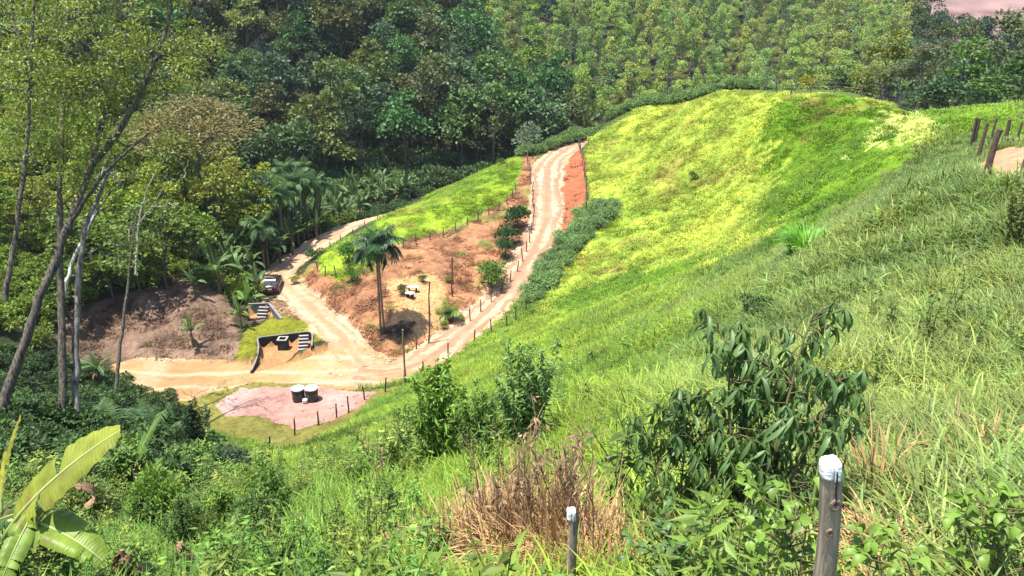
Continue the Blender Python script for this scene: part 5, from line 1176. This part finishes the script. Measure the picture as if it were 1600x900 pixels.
FL = [banana_leaf(60+i, 1.6, .56, .22, dr, cuts=c, n=34, fold=f).mesh('leaf', [M['banana'], M['midrib']], True) for i, (dr, c, f) in enumerate([(.6,3,.22),(.8,4,.3),(.35,1,.55),(1.1,5,.2)])]
leaf_on(o, FL[0], P(8,838,8.8), P(166,678,8.3), (-.35,-.55,.75), .9, (.2,.225,.025), 1.5)
leaf_on(o, FL[2], P(2,800,8.8), P(43,655,8.9), (-.75,-.5,.35), .62, (.27,.26,.03), 1.55)
leaf_on(o, FL[3], P(10,815,8.8), P(112,838,8.2), (.1,-.35,.9), .95, (.14,.2,.025), 1.3)
leaf_on(o, FL[1], P(60,790,8.6), P(-6,905,8.0), (.35,-.65,.6), .8, (.16,.24,.035), 1.4)
leaf_on(o, FL[1], P(55,795,8.8), P(-60,835,8.9), (0,-.55,.8), .8, (.05,.10,.02), 1.4)
leaf_on(o, FL[2], P(0,850,9.2), P(-60,700,9.4), (.4,-.5,.6), .9, (.15,.2,.03), 1.5)
inst('dead_leaf', BDM, o, np.array(P(110,760,8.9))-np.asarray(o.location), (.3,.4,.5), (.35,.5,.35))
for px, py, tx, ty, t, lab in [(212,728,256,655,22,'upright single banana leaf standing above the weeds by the sand yard'),(222,765,258,718,19,'short bright banana shoot below the upright banana leaf')]:
    p = P(px, py+25, t); z = ground1(p[0], p[1]); o = empty('banana_plant', (p[0], p[1], z), 0, lab, 'banana plant'); inst('stem', BSM, o, scl=(.5,.5,max(.3, (P(px,py,t)[2]-z)/1.9)))
    leaf_on(o, FL[2], P(px,py,t), P(tx,ty,t), (-.6,-.6,.5), .75, (.09,.17,.03), 1.55); leaf_on(o, FL[0], P(px,py,t), P(px-22,ty+40,t+.3), (.5,-.6,.5), .6, (.05,.10,.025), 1.5)
for k, (px, py, t, lab) in enumerate([(287,868,9.4,'withered brown banana leaves hanging at the bottom edge left of the dry straw'),(222,905,9.0,'crumpled dry banana leaf at the bottom edge'),(195,880,9.4,'small brown withered shoot beside the crumpled dry leaf')]):
    p = P(px, py, t); gz = ground1(p[0], p[1]); o = empty('dead_banana_plant', (p[0], p[1], gz), 0, lab, 'dead plant'); hh = P(px, py-28, t)[2]-gz
    g = Geo(); g.tube([(0,0,-.1),(.02,0,hh*.5),(0,0,hh)], [.05,.04,.025], 7); g.build('stem', M['deadleaf'], o, True)
    for m_ in range(6): inst('dead_leaf', BDM, o, (0,0,hh*(.8+.2*random.random())), (random.uniform(-.4,.4), .5+.5*random.random(), m_*1.05+random.random()), (.2,.45,.28))
# ------------------------------------------------------------------ house on the bare terraces far away
hp_ = P(1588, 22, 330); hz_ = ground1(hp_[0], hp_[1]); o = empty('small_house', (hp_[0], hp_[1], hz_), .3, 'small pale house on the bare earth terraces in the top right corner', 'house')
M['plaster'] = rough_mat('pale_plaster', (.5,.38,.30), (.42,.30,.24), 2, bump=.1); M['tile'] = rough_mat('roof_tile', (.28,.11,.06), (.2,.08,.05), 3, bump=.3)
g = Geo(); g.box((0,0,1.2), (7,5,3)); g.build('wall', M['plaster'], o)
g = Geo(); g.add([(-3.9,-2.9,2.72),(3.9,-2.9,2.72),(3.9,2.9,2.72),(-3.9,2.9,2.72),(-3.9,0,4.1),(3.9,0,4.1)], [(0,1,5,4),(2,3,4,5),(3,2,1,0)]); g.add([(-3.9,-2.9,2.72),(-3.9,0,4.1),(-3.9,2.9,2.72)], [(0,1,2)]); g.add([(3.9,-2.9,2.72),(3.9,2.9,2.72),(3.9,0,4.1)], [(0,1,2)]); g.build('roof', M['tile'], o)
for x in (-2.2, 0, 2.2):
    g = Geo(); g.box((x,-2.52,1.4), (1.1,.08,1.1)); g.build('window', M['wall_dark'], o)
# ------------------------------------------------------------------ thin haze of the warm valley air
HZ = nodemat('valley_haze'); hv_ = N(HZ[1], 'ShaderNodeVolumePrincipled'); hv_.inputs['Color'].default_value = (.82,.9,1,1); hv_.inputs['Density'].default_value = .0001; hv_.inputs['Anisotropy'].default_value = .2
HZ[1].links.new(hv_.outputs[0], HZ[2].inputs['Volume'])
zlo = float(ZZ.min())-1.5; g = Geo(); g.box((65, 200, (zlo+75)/2), (640, 560, 75-zlo)); hz = g.build('haze', HZ[0]); tag(hz, kind='stuff')
